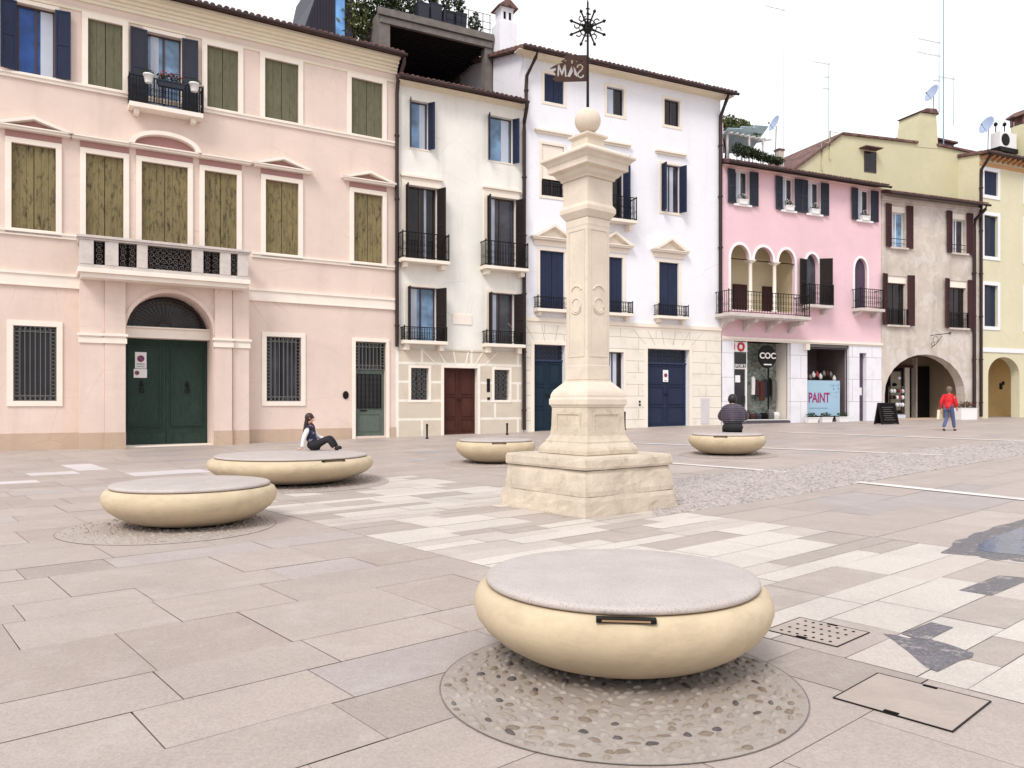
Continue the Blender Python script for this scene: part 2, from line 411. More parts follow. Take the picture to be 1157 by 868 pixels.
def scroll_panel(mb,u0,u1,z0,z1,y,r=.009,step=.13):
    """dense wrought iron scrollwork"""
    nu=max(1,int((u1-u0)/step)); nz=max(1,int((z1-z0)/step)); su=(u1-u0)/nu; sz=(z1-z0)/nz; rr=min(su,sz)*.45
    for i in range(nu):
        for j in range(nz):
            c=(u0+(i+.5)*su,y,z0+(j+.5)*sz); a=random.uniform(0,6.28)
            mb.ring(c,rr,r,arc=(a,a+5)); mb.ring((c[0]+rr*.3*math.cos(a),y,c[2]+rr*.3*math.sin(a)),rr*.5,r,n=7,arc=(a+2,a+7))
def pediment(b,u0,u1,z0,h,kind,m,parent,tympan=None,proj=.22):
    mb=MB(); t=.11
    c=(u0+u1)/2
    mb.box(u0,u1,-proj,0,z0,z0+t*.6); mb.box(u0-.05,u1+.05,-proj-.05,0,z0+t*.6+.002,z0+t)
    if kind=='tri':
        for s in (-1,1):
            e=c+s*((u1-u0)/2+.06)
            P=[(e,z0+t),(c,z0+t+h),(c,z0+t+h-t*.95),(e-s*.28,z0+t)]
            if s>0: P=P[::-1]
            mb.prism(P,-proj-.06,0)
        MB().prism([(u0+.15,z0+t+.002),(u1-.15,z0+t+.002),(c,z0+h)],-.05,0).build('tympanum',tympan or m,parent)
    elif kind=='seg':
        n=16; r=(u1-u0)/2+.03; P=[(c-r*math.cos(math.pi*k/n),z0+t+h*math.sin(math.pi*k/n)) for k in range(n+1)]
        Q=[(c-(r-.16)*math.cos(math.pi*k/n),z0+t+(h-.13)*math.sin(math.pi*k/n)) for k in range(n+1)]
        for k in range(n): mb.prism([P[k],P[k+1],Q[k+1],Q[k]][::-1],-proj-.06,0)
        MB().prism([(q[0],q[1]+.001) for q in Q],-.05,0).build('tympanum',tympan or m,parent)
    return mb.build('pediment' if kind in('tri','seg') else 'hood',m,parent)
def glazing(u0,u1,z0,z1,y,parent,pane='glassgrey',frame='frame',leaves=2,bars=0,curtain=None,t=.05):
    fr=MB(); frame_mb(u0+t,u1-t,z0+t,z1-t,t,y-.05,y,mb=fr)
    for k in range(1,leaves): c=u0+(u1-u0)*k/leaves; fr.box(c-t*.6,c+t*.6,y-.055,y-.002,z0+t,z1-t)
    for k in range(bars): zz=z0+(z1-z0)*(k+1)/(bars+1); fr.box(u0+t,u1-t,y-.045,y-.003,zz-.014,zz+.014)
    fr.build('sash',M[frame],parent)
    MB().box(u0+.001,u1-.001,y-.02,y+.04,z0+.001,z1-.001).build('pane',M[pane],parent)
    if curtain:
        a,c=curtain; mb=MB(); n=10; A=u0+(u1-u0)*a; B=u0+(u1-u0)*c; vs=[]
        for k in range(n*2+1):
            u=A+(B-A)*k/(n*2); yy=y-.028-.012*(k%2); vs+=[(u,yy,z0+t),(u,yy,z1-t)]
        mb.add(vs,[(2*i,2*i+2,2*i+3,2*i+1) for i in range(n*2)],True); mb.build('curtain',M['curtain'],parent)
def sill_mb(mb,u0,u1,z,proj=.14,h=.08): mb.box(u0,u1,-proj,0,z-h,z); return mb
def leaves_mb(mb,c,size,n,s,rnd=random,shape='box'):
    for _ in range(n):
        while True:
            p=[rnd.uniform(-1,1) for _ in range(3)]
            if shape=='box' or p[0]**2+p[1]**2+p[2]**2<1: break
        P=Vector((c[0]+p[0]*size[0],c[1]+p[1]*size[1],c[2]+p[2]*size[2]))
        a=Vector((rnd.gauss(0,1),rnd.gauss(0,1),rnd.gauss(0,1))).normalized(); b_=a.cross(Vector((rnd.gauss(0,1),rnd.gauss(0,1),rnd.gauss(0,1)))).normalized()
        k=s*rnd.uniform(.6,1.3); a*=k; b_*=k*.5
        mb.add([P-a,P+b_,P+a,P-b_],[(0,1,2,3)])
    return mb
def text_mesh(txt,size,name,m,parent,loc,rot=(math.pi/2,0,0),extrude=.004,sx=1.0,bold=0.0):
    cu=bpy.data.curves.new(name,'FONT'); cu.body=txt; cu.size=size; cu.extrude=extrude; cu.offset=bold; cu.align_x='CENTER'; cu.align_y='CENTER'
    o=bpy.data.objects.new('t',cu); C.objects.link(o); bpy.context.view_layer.update()
    me=bpy.data.meshes.new_from_object(o.evaluated_get(bpy.context.evaluated_depsgraph_get()))
    C.objects.unlink(o); bpy.data.objects.remove(o)
    me.name=name; me.materials.clear(); me.materials.append(m)
    q=bpy.data.objects.new(name,me); C.objects.link(q); q.parent=parent; q.location=loc; q.rotation_euler=rot; q.scale=(sx,1,1)
    return q
def op(r,d=.2,grow=0,**k): o=dict(u0=r[0]-grow,u1=r[1]+grow,z0=r[2]-grow,z1=r[3]+grow,d=d); o.update(k); return o
def surround(b,r,w,m,proj=.05,sill=.0,bottom=True,name='window',label=None,silh=.09,back=.0):
    mb=frame_mb(*r,w,-proj,back,bottom and not sill)
    if sill: mb.box(r[0]-w-.06,r[1]+w+.06,-sill,back,r[2]-silh,r[2])
    o=mb.build(name,m,b.e,bevel=.006)
    if label: o['label']=label
    return o

# =================================================================== 1 pink beige palazzo
B1=Bld('palazzo',-10.08,26.2,59,'long pink beige palazzo with olive closed shutters and arched green carriage door','palazzo')
top=B1.row([(19,62,13,83),(99.5,138.5,24,100),(166,205,43,113),(234,269,53.5,124),(299.3,337,68,136.5),(397,432,87.5,153)])
mid=B1.row([(13,63,165,261),(97,139.5,175,266),(160,212,185.5,272),(231,267.5,195.5,279),(300,337,206,289.5),(399.6,432,220,298.5)])
gr=B1.row([(15,64,368,453.2),(301,340,381.5,453.6)])
uL,uR=B1.U(-75),B1.U(448)
zc0=B1.zavg([(270,46),(430,78)]); zeave=B1.zavg([(270,19),(445,60)],-.5)
t3=list(top[2]); t3[2]=B1.Z(186,126); top[2]=tuple(t3)
# portico numbers (plane .4 m in front of the wall)
PO=-.4
pu0,pu1=B1.U(90,PO),B1.U(281,PO); pz1=B1.zavg([(95,305),(279,318)],PO)
au0,au1=B1.U(142,PO),B1.U(241,PO); acrown=B1.Z(190,331,PO); aspring=B1.Z(190,377,PO)
sd=(B1.U(401.5),B1.U(436),B1.gz(B1.U(418))+.08,B1.Z(419,386.5))
ops=[op(r,.14) for r in top]+[op(r,.14) for r in mid]+[op(r,.3) for r in gr]+[op(sd,.3),dict(u0=au0-.2,u1=au1+.2,z0=-.5,z1=acrown+.3,d=1.0)]
ops[0]['d']=.25; ops[2]['d']=.28
# two more bays out of frame to the left keep the wall true from the side
mb=wall_mb(uL,uR,-.6,zeave,ops); shell(mb,uL,uR,-.6,zeave,11); mb.build('wall',M['pinkwall'],B1.e)
cornice(B1,uL,uR,zc0,zeave,[.05,.09,.16,.26,.40],M['cornice'],ends=(0,0))
MB().box(uL,uR,-.03,0,zc0-.32,zc0-.24).build('moulding',M['cornice'],B1.e)
tiled_roof(B1,uL,uR+.15,zeave,.55,7,16,gm=M['pinkwall'],g0=uL,g1=uR)
# string courses
for rr in (top,mid):
    z=rr[4][2]
    segs=[(uL,uR-.05)] if rr is top else [(uL,B1.U(86)),(B1.U(284),uR-.05)]
    for s0,s1 in segs: MB().box(s0,s1,-.06,0,z-.2,z-.1).box(s0,s1,-.10,0,z-.10,z-.04).build('string_course',M['trim'],B1.e)
zb=B1.zavg([(20,319.5),(430,348.5)]); zt_=B1.zavg([(20,304.5),(430,337.5)])
for s0,s1 in ((uL,pu0),(pu1,uR-.05)): MB().box(s0,s1,-.05,0,zb,zt_-.08).box(s0,s1,-.09,0,zt_-.08,zt_).box(s0,s1,-.07,0,zb-.05,zb).build('string_course',M['trim'],B1.e)
# plinth following the rising ground
m_=MB(); zp=B1.zavg([(20,489),(360,485)])
for s0,s1 in ((uL,pu0-.0),(pu1,sd[0]-.16),(sd[1]+.16,uR-.03)): MB().box(s0,s1,-.025,0,-.6,zp).build('plinth',M['plinth'],B1.e)
lab={0:'open navy shuttered window with blue glass',2:'open dark shuttered window with iron balcony and flower pots'}
for i,r in enumerate(top):
    w=surround(B1,r,.17 if i not in(0,2) else .12,M['trim'],.045,label=lab.get(i))
    if i==0:
        glazing(*r,.2,w,'glassblue','frame',2,0,(.62,.97))
        louvre(.42,r[3]-r[2],M['navy'],'shutter',w,(r[0]-.0,-.06,r[2]),R(12),side=-1,solid=True); louvre(.42,r[3]-r[2],M['navy'],'shutter',w,(r[1],-.10,r[2]),R(8),solid=True)
    elif i==2:
        glazing(r[0],r[1],r[2],r[3],.22,w,'glasspale','frame',2,0,(.12,.36)); glazing_c=1
        louvre(.5,r[3]-r[2],M['slate'],'shutter',w,(r[0],-.07,r[2]),R(6),side=-1,solid=True); louvre(.5,r[3]-r[2],M['slate'],'shutter',w,(r[1],-.11,r[2]),R(6),solid=True)
        zz=r[2]; MB().box(r[0]-.55,r[1]+.6,-.5,0,zz-.16,zz-.02).box(r[0]-.4,r[0]-.25,-.35,0,zz-.32,zz-.162).box(r[1]+.25,r[1]+.4,-.35,0,zz-.32,zz-.162).build('balcony_slab',M['trim'],w)
        rl=railing(B1,r[0]-.55,r[1]+.6,zz,.85,.45,w,.1,True)
        m_=MB()
        for k in range(26): uu=r[0]-.53+k*(r[1]-r[0]+1.1)/25; m_.box(uu-.012,uu+.012,-.47,-.455,zz+.05,zz+.8)
        m_.build('railing_bar',M['iron'],rl)
    else: leaf_pair(*r,.05,M['olive2'],w,2,leaves=2)
for i,r in enumerate(mid):
    w=surround(B1,r,.16,M['trim'],.06)
    leaf_pair(*r,.06,M['olive'],w,3)
    fr=MB().box(r[0]-.16,r[1]+.16,-.02,0,r[3]+.162,r[3]+.36); fr.build('frieze',M['plinth'] if False else stucco('mauve_frieze',(176,134,130),.08,.2),w)
    if i in (0,4,5): pediment(B1,r[0]-.42,r[1]+.42,r[3]+.37,.34,'tri',M['trim'],w,MATS['mauve_frieze'])
    if i==2: pediment(B1,r[0]-.35,r[1]+.35,r[3]+.372,.52,'seg',M['trim'],w,MATS['mauve_frieze'])
    if i==1: pediment(B1,r[0]-.42,mid[2][0]-.36,r[3]+.37,.3,'hood',M['trim'],w)
    if i==3: pediment(B1,mid[2][1]+.36,r[1]+.42,r[3]+.37,.3,'hood',M['trim'],w)
for r in gr:
    w=surround(B1,r,.16,M['trim'],.04)
    MB().box(r[0]+.001,r[1]-.001,.24,.29,r[2]+.001,r[3]-.001).build('pane',M['glassdark'],w)
    if r is gr[1]:
        m_=MB(); 
        for a,c in ((.08,.36),(.5,.9)):
            for k in range(8): uu=r[0]+(r[1]-r[0])*(a+(c-a)*k/8); m_.box(uu,uu+.05,.2+.012*(k%2),.215+.012*(k%2),r[2]+.1,r[3]-.1)
        m_.build('curtain',M['glassgrey'],w)
    grille(*r,.05,w,True,M['ironlt'],nv=5)
# little grey green door
w=surround(B1,(sd[0],sd[1],-.4,sd[3]),.13,M['trim'],.05,bottom=False,name='door')
zt=sd[2]+ (sd[3]-sd[2])*.70
MB().box(sd[0]+.001,sd[1]-.001,.22,.29,zt,sd[3]-.001).build('transom_pane',M['glassdark'],w)
grille(sd[0]+.01,sd[1]-.01,zt+.02,sd[3]-.02,.1,w,True,M['ironlt'],'transom_grille',5)
m_=MB().box(sd[0]+.001,sd[1]-.001,.18,.26,-.4,zt-.002); L=m_.build('door_leaf',M['greygreen'],w)
uu0,uu1=sd[0]+.13,sd[1]-.13; h=zt-sd[2]
MB().box(uu0,uu1,.165,.185,sd[2]+h*.42,zt-.14).build('pane',M['glassdark'],L)
grille(uu0,uu1,sd[2]+h*.42,zt-.14,.15,L,False,M['iron'],'grille',5)
m_=MB(); frame_mb(uu0+.05,uu1-.05,sd[2]+.2,sd[2]+h*.33,.04,.16,.185,mb=m_); m_.build('door_panel',M['greygreen'],L)
MB().box(uu0+.12,uu0+.38,.155,.18,sd[2]+h*.375,sd[2]+h*.395).build('letter_slot',M['iron'],L)
m_=MB().lathe([(.11,0),(.11,.03),(.09,.04)],n=20); o=m_.build('doorbell',M['iron'],B1.e); o.rotation_euler=(R(90),0,0); o.location=(B1.U(390.5),0,B1.Z(390.5,446.5)); o.scale=(1,1.35,1)
# ---- portico
P=B1.e
m_=wall_mb(pu0,pu1,-.6,pz1-.16,[dict(u0=au0,u1=au1,z0=-.6,z1=acrown,zs=aspring,d=1.15)],PO)
m_.box(pu0,pu0+.001,PO,0,-.6,pz1-.16); m_.box(pu1-.001,pu1,PO,0,-.6,pz1-.16); po=m_.build('portico',M['pinkwall'],P)
m_=MB()
pil=[(pu0-.0,B1.U(118,PO)),(B1.U(118.5,PO-.14),au0-.015),(au1+.03,B1.U(262,PO-.1)),(B1.U(262.5,PO),pu1)]
zi=B1.Z(115,388,PO)          # underside of the impost band
for k,(a,c) in enumerate(pil):
    yy=PO-(.14 if k in(1,2) else .05)
    MB().box(a,c,yy,PO+.0,-.6,pz1-.165).build('pilaster',M['pinkwall'],po)
    MB().box(a-.01,c+.01,yy-.012,PO-.001,-.6,zp).build('pilaster_plinth',M['plinth'],po)
    MB().box(a-.04,c+.04,yy-.04,PO-.001,zi,zi+.16).box(a-.07,c+.07,yy-.08,PO-.001,zi+.22,zi+.30).box(a-.02,c+.02,yy-.02,PO-.001,zi+.16,zi+.22).build('capital',M['trim'],po)
m_=MB()
n=20; A=arc_pts(au0,au1,aspring,acrown,n); Bq=[(p[0]+(p[0]-(au0+au1)/2)*.09,aspring+(p[1]-aspring)*1.09) for p in A]
for k in range(n): m_.prism([A[k],A[k+1],Bq[k+1],Bq[k]][::-1],PO-.05,PO-.002)
m_.build('archivolt',M['pinkwall'],po)
yd=PO+1.15; dl0,dl1=au0,au1
zl0=B1.Z(188,384,yd); zl1=B1.Z(188,372,yd)
MB().box(dl0+.002,dl1-.002,yd-.55,yd-.02,zl0,zl1-.05).box(dl0+.002,dl1-.002,yd-.62,yd-.02,zl1-.048,zl1).build('lintel',M['trim'],po)
MB().box(dl0+.002,dl1-.002,yd-.05,yd+.02,zl1,acrown).build('fanlight_pane',M['glassdark'],po)
m_=MB(); cu=(dl0+dl1)/2; rr=(dl1-dl0)/2-.03; zr=zl1+.04; hh=acrown-zl1-.06
def ell(a,k=1.0): return (cu+rr*k*math.cos(a),yd-.12,zr+hh*k*math.sin(a))
for k in (1.0,.93,.80,.16): m_.tube([ell(math.pi*q/28,k) for q in range(29)],.013,4)
for q in range(1,20): m_.tube([ell(math.pi*q/20,.16),ell(math.pi*q/20,.8)],.011,4)
for q in range(29): e=ell(math.pi*(q+.5)/29,.865); m_.ring(e,.055,.01,n=8)
for q in range(20): e=ell(math.pi*(q+.5)/20,.72); m_.ring(e,.07,.009,n=8,arc=(0,math.pi))
m_.build('fanlight_grille',plain('dusty_iron',(84,74,70),.6,.3,.3,20,.2),po)
gd=B1.gz(cu)+.03
for s in (0,1):
    a=dl0+.01+(dl1-dl0-.02)/2*s; c=a+(dl1-dl0-.02)/2-.008
    L=MB().box(a,c,yd-.06,yd+.02,-.4,zl0-.001).build('door_leaf',M['dkgreen'],po)
    m_=MB(); H_=zl0-gd; frame_mb(a+.2,c-.2,gd+.65,zl0-.28,.05,yd-.09,yd-.061,mb=m_); frame_mb(a+.12,c-.12,gd+.55,zl0-.18,.025,yd-.08,yd-.061,mb=m_)
    m_.box(a+.01,c-.01,yd-.08,yd-.061,gd,gd+.36); m_.build('door_panel',M['dkgreen'],L)
    kx=(a+c)/2+(-.1 if s==0 else .0); m_=MB(); m_.ring((kx,yd-.12,gd+H_*.51),.07,.018,n=12); m_.ring((kx,yd-.12,gd+H_*.56),.05,.018,n=12); m_.box(kx-.03,kx+.03,yd-.12,yd-.06,gd+H_*.56,gd+H_*.60); m_.build('door_knocker',M['iron'],L)
MB().box(dl0-.1,dl1+.1,PO+.1,yd-.0,-.5,gd).build('threshold',M['trim'],po)
MB().add([(dl0,yd-.001,zl0+.05),(dl1,yd-.001,zl0+.05),(dl1,yd+.1,acrown+.4),(dl0,yd+.1,acrown+.4)],[(0,1,2,3)])
# no parking signs fixed to the door
def sign_plate(parent,u0,u1,z0,z1,y,circ,name='sign',lines=()):
    s=MB().box(u0,u1,y-.006,y,z0,z1).build(name,M['white'],parent)
    w=u1-u0
    if circ:
        cx,cz,r=circ
        red=plain('sign_red',(176,52,56),.5,.05,0,3,0); blue=plain('sign_blue',(60,64,120),.5,.05,0,3,0)
        d=MB().lathe([(r,0),(r,.003)],n=28); o=d.build('sign_disc',blue,s); o.rotation_euler=(R(90),0,0); o.location=(cx,y-.0065,cz)
        d=MB().ring((cx,y-.012,cz),r*.9,r*.13,n=28); d.bbox((cx,y-.012,cz),(r*1.7,.004,r*.24),Matrix.Rotation(R(45),3,'Y')); d.build('sign_ring',red,s)
    for txt,sz,z in lines: text_mesh(txt,sz,'sign_text',M['dark'],s,((u0+u1)/2,y-.009,z),extrude=.001)
    return s
a=dl0; zS=B1.Z(159,412,yd)
us0,us1=B1.U(152.5,yd-.06),B1.U(165.5,yd-.06); zs0,zs1=B1.Z(159,416.5,yd-.06),B1.Z(159,398,yd-.06)
sign_plate(po,us0,us1,zs0,zs1,yd-.068,((us0+us1)/2,zs0+(zs1-zs0)*.60,(us1-us0)*.32),'sign',[('PASSO',.085,zs0+.14),('CARRABILE',.055,zs0+.06)])
us0,us1=B1.U(151,yd-.06),B1.U(166,yd-.06); zs0,zs1=B1.Z(159,427,yd-.06),B1.Z(159,417,yd-.06)
sign_plate(po,us0,us1,zs0,zs1,yd-.068,(us0+.1,zs0+(zs1-zs0)*.55,.07),'sign')
# ---- balcony on the portico
yo=-1.15; bu0,bu1=B1.U(88,yo),B1.U(283,yo); bz0=B1.zavg([(92,306),(279,320)],yo); bz1=B1.zavg([(92,267),(279,289)],yo)
MB().box(bu0,bu1,yo,-.001,bz0-.02,bz0+.12).box(bu0+.08,bu1-.08,yo+.1,-.002,bz0-.16,bz0-.021).build('balcony_slab',M['trim'],po)
bal=MB().box(bu0+.02,bu1-.02,yo+.0,yo+.30,bz1-.02,bz1+.04).box(bu0-.03,bu1+.03,yo-.05,yo+.34,bz1+.041,bz1+.12).box(bu0+.03,bu1-.03,yo+.03,yo+.25,bz0+.121,bz0+.22)
posts=[(90,106),(119,134),(155,167),(217,230),(249,261),(269,281)]
for (a,c) in posts: bal.box(B1.U(a,yo),B1.U(c,yo),yo+.02,yo+.27,bz0+.221,bz1-.021)
for uu in (bu0+.02,bu1-.24): bal.box(uu,uu+.22,yo+.28,-.01,bz1-.0,bz1+.10)
bo=bal.build('balustrade',M['balustone'],po,bevel=.01)
for k in range(len(posts)-1):
    m_=MB(); scroll_panel(m_,B1.U(posts[k][1],yo)+.01,B1.U(posts[k+1][0],yo)-.01,bz0+.23,bz1-.03,yo+.10,.013,.17); m_.build('iron_panel',plain('worn_grey_iron',(92,86,84),.6,.3,.4,20,.2),bo)
    MB().box(B1.U(posts[k][1],yo)+.005,B1.U(posts[k+1][0],yo)-.005,yo+.18,yo+.19,bz0+.225,bz1-.025).build('backing_panel',M['dark'],bo)
# drainpipe between palazzo and cream house
u=B1.U(448)-.02; z=B1.Z(448,80,-.1)
drainpipe(B1,[(u+.12,-.5,zeave+.02),(u+.12,-.5,zeave-.25),(u+.02,-.14,zeave-.85),(u,-.1,zeave-1.3),(u,-.1,B1.Z(448,392))],.075)

# =================================================================== 2 cream house
B2=Bld('cream_house',-4.42,29.6,62.2,'narrow cream four storey house with brown street door and small iron balconies','house')
u1=B2.U(591.5); 
q0=B2.row([(463,484,114.5,168),(551.5,579.5,132.5,183)])
q1=B2.row([(458,494,210,296),(550,583,224.5,303.5)])
q2=B2.row([(460.5,493,324,386.5),(552,581,332,389)])
q3=B2.row([(464,484,416,452),(558,575,418,452)])
bd=(B2.U(501),B2.U(539),B2.gz(B2.U(520))+.03,B2.Z(520,416))
zc=B2.zavg([(456,99),(588,122)]); ze=B2.zavg([(456,88),(588,115)],-.45)
ops=[op(r,.28) for r in q0+q1+q2+q3]+[op((bd[0],bd[1],-.5,bd[3]),.35)]
mb=wall_mb(0,u1,-.6,ze,ops); shell(mb,0,u1,-.6,ze,9); mb.build('wall',M['creamwall'],B2.e)
cornice(B2,0.05,u1,zc,ze,[.06,.12,.2,.3],M['cornice'])
tiled_roof(B2,0,u1-.05,ze,.45,5,16,gm=M['creamwall'])
for r in q0:
    w=surround(B2,r,.06,M['whitetrim'],.02,bottom=True); glazing(*r,.22,w,'glasspale','frame',1,0,(.6,.9))
    wd=.30
    louvre(wd,r[3]-r[2],M['navy'],'shutter',w,(r[0]+.01,-.01,r[2]),R(72),side=-1); louvre(wd,r[3]-r[2],M['navy'],'shutter',w,(r[1]-.02,-.01,r[2]),R(55))
for i,r in enumerate(q1):
    w=surround(B2,r,.15,M['whitetrim'],.05,bottom=False)
    MB().box(r[0]-.2,r[1]+.2,-.12,0,r[3]+.30,r[3]+.38).box(r[0]-.14,r[1]+.14,-.04,0,r[3]+.152,r[3]+.299).build('hood',M['whitetrim'],w)
    glazing(*r,.24,w,'glassdark' if i==0 else 'glassgrey','frame',2,0,(.64,.71) if i==0 else (.1,.34))
    louvre(.40,r[3]-r[2]-.02,M['black'],'shutter',w,(r[0]+.02,-.02,r[2]),R(80),side=-1); louvre(.46,r[3]-r[2]-.02,M['black'],'shutter',w,(r[1]-.02,-.02,r[2]),R(68))
    MB().box(r[0]-.32,r[1]+.32,-.55,0,r[2]-.13,r[2]-.0).box(r[0]-.2,r[0]-.02,-.4,0,r[2]-.32,r[2]-.131).box(r[1]+.02,r[1]+.2,-.4,0,r[2]-.32,r[2]-.131).build('balcony_slab',M['whitetrim'],w,bevel=.012)
    railing(B2,r[0]-.28,r[1]+.28,r[2],1.0,.5,w,.12)
for i,r in enumerate(q2):
    w=surround(B2,r,.12,M['whitetrim'],.03,bottom=False)
    glazing(*r,.24,w,'glasspale' if i==0 else 'glassgrey','frame',2,0,(.12,.38))
    louvre(.34,r[3]-r[2]-.02,M['black'],'shutter',w,(r[0]+.02,-.02,r[2]),R(80),side=-1); louvre(.5,r[3]-r[2]-.02,M['black'],'shutter',w,(r[1]-.02,-.02,r[2]),R(62))
    MB().box(r[0]-.3,r[1]+.3,-.45,0,r[2]-.13,r[2]).box(r[0]-.2,r[0]-.02,-.3,0,r[2]-.36,r[2]-.131).box(r[1]+.02,r[1]+.2,-.3,0,r[2]-.36,r[2]-.131).build('balcony_slab',M['whitetrim'],w,bevel=.012)
    railing(B2,r[0]-.27,r[1]+.27,r[2],.52,.4,w,.10)
zg=B2.zavg([(470,397),(580,398)])
gop=[dict(u0=r[0]-.1,u1=r[1]+.1,z0=r[2]-.1,z1=r[3]+.1,d=.04) for r in q3]+[dict(u0=bd[0]-.12,u1=bd[1]+.12,z0=-.6,z1=bd[3]+.1,d=.04)]
m_=wall_mb(.12,u1-.12,-.6,zg,gop,-.04); m_.box(.12,u1-.12,-.07,-.0405,zg,zg+.06); m_.box(.12,.121,-.04,0,-.6,zg)
m_.build('ground_floor_facing',M['rust2'],B2.e)
m_=MB(); c=(bd[0]+bd[1])/2
for k in range(-2,4):
    xx=(k-.5)*.42; tl=.22*(k-.5)
    MB().prism([(c+xx-.03,bd[3]+.13),(c+xx+.03,bd[3]+.13),(c+xx+tl+.03,zg-.01),(c+xx+tl-.03,zg-.01)],-.055,-.041).build('voussoir_joint',M['trim'],B2.e)
for r in q3:
    w=surround(B2,r,.1,M['trim'],.06); MB().box(r[0]+.001,r[1]-.001,.2,.25,r[2]+.001,r[3]-.001).build('pane',M['glassdark'],w)
    m_=MB(); scroll_panel(m_,r[0]+.03,r[1]-.03,r[2]+.03,r[3]-.03,.05,.01,.17); m_.build('grille',M['ironlt'],w)
w=surround(B2,(bd[0],bd[1],-.5,bd[3]),.12,M['trim'],.07,bottom=False,name='door')
for s in (0,1):
    a=bd[0]+(bd[1]-bd[0])/2*s+.008; cc=a+(bd[1]-bd[0])/2-.016; L=MB().box(a,cc,.2,.28,-.4,bd[3]-.002).build('door_leaf',M['brown'],w)
    hh=bd[3]-bd[2]; m_=MB()
    for f0,f1 in ((.06,.22),(.28,.56),(.62,.94)): frame_mb(a+.12,cc-.12,bd[2]+hh*f0,bd[2]+hh*f1,.04,.17,.199,mb=m_)
    m_.build('door_panel',M['brown'],L)
    MB().tube([( (cc-.05 if s==0 else a+.05),.16,bd[2]+hh*.5),((cc-.05 if s==0 else a+.05),.16,bd[2]+hh*.54)],.02,6).build('door_handle',M['iron'],L)
zz0,zz1=B2.Z(522,367),B2.Z(522,355); MB().box(B2.U(511),B2.U(533),-.03,0,zz0,zz1).build('plaque',M['trim'],B2.e,bevel=.01)
# intercom
MB().box(B2.U(549.5),B2.U(553),-.06,-.041,B2.Z(551,443),B2.Z(551,428)).build('intercom',M['iron'],B2.e)
MB().box(B2.U(550),B2.U(553),-.06,-.041,B2.Z(551,452),B2.Z(551,449)).build('doorbell',M['iron'],B2.e)
u=u1-.02
drainpipe(B2,[(u-.1,-.52,ze+.0),(u-.1,-.5,ze-.2),(u+.0,-.12,ze-.6),(u,-.1,ze-1),(u,-.1,B2.gz(u1)+.1)],.08)

# =================================================================== 3 white palazzo
B3=Bld('white_palazzo',.49,32.2,64,'tall white palazzo with stone pediments over navy shutters and two navy street doors','palazzo')
U=B3.U; u1=U(814)
q0=B3.row([(615,637,84.5,115.5),(685.7,704.7,98.5,130),(750.6,768,114,143)])
q1=B3.row([(612,637,164,222),(747,767.5,187,240)]); zf=q1[0]
q1.insert(1,(U(683),U(704),B3.Z(693,250),zf[3]))
q2=B3.row([(610,637.5,284,349.5),(681,703.5,291.5,354.5),(744.5,766.5,296,359)])
dr=(U(603),U(638)),(U(731),U(778)); dz1=B3.zavg([(620,389.5),(755,395)])
mw=(U(683),U(704),B3.Z(695,444),B3.Z(695,398))
zc=B3.zavg([(600,64),(800,113)]); ze=B3.zavg([(590,56),(820,102)],-.6)
ops=[op(r,.2) for r in q0+q1]+[op(r,.12) for r in q2]+[op((d[0],d[1],-.5,dz1),.35) for d in dr]+[op(mw,.25)]
mb=wall_mb(0,u1,-.6,ze,ops); shell(mb,0,u1,-.6,ze,11); mb.build('wall',M['whitewall'],B3.e)
cornice(B3,0,u1,zc,ze,[.05,.10,.2,.34,.45],M['cornice'],ends=(1,1))
tiled_roof(B3,-.3,u1+.5,ze,.6,7,16,gm=M['whitewall'],g1=u1)
for i,r in enumerate(q0):
    w=surround(B3,r,.13,M['whitetrim'],.02)
    if i==0: leaf_pair(*r,.06,M['navy'],w,2)
    else:
        glazing(*r,.16,w,'glassdark','frame',2,0,(.1,.5) if i==1 else None)
for i,r in enumerate(q1):
    w=surround(B3,r,.12,M['whitetrim'],.03)
    MB().box(r[0]-.35,r[1]+.35,-.16,0,r[3]+.50,r[3]+.58).box(r[0]-.28,r[1]+.28,-.08,0,r[3]+.42,r[3]+.498).build('hood',M['whitetrim'],w)
    if i==0:
        glazing(*r,.16,w,'glassdark','frame',2); MB().box(r[0]+.03,r[1]-.03,.03,.06,r[2]+(r[3]-r[2])*.33,r[3]-.02).build('roller_blind',M['whitetrim'],w)
        railing(B3,r[0],r[1],r[2],.55,.03,w,.1,False)
    else:
        glazing(*r,.16,w,'glassdark' if i==1 else 'glassgrey','frame',2,0,(.35,.75) if i==2 else None)
        louvre(.38,r[3]-r[2]-.02,M['navy'],'shutter',w,(r[0]+.02,-.02,r[2]),R(84),side=-1); louvre(.38,r[3]-r[2]-.02,M['navy'],'shutter',w,(r[1]-.02,-.02,r[2]),R(70))
    if i==1:
        MB().box(r[0]-.35,r[1]+.4,-.55,0,r[2]-.12,r[2]).box(r[1]+.1,r[1]+.25,-.35,0,r[2]-.4,r[2]-.121).build('balcony_slab',M['whitetrim'],w)
        railing(B3,r[0]-.32,r[1]+.36,r[2],1.0,.5,w,.14)
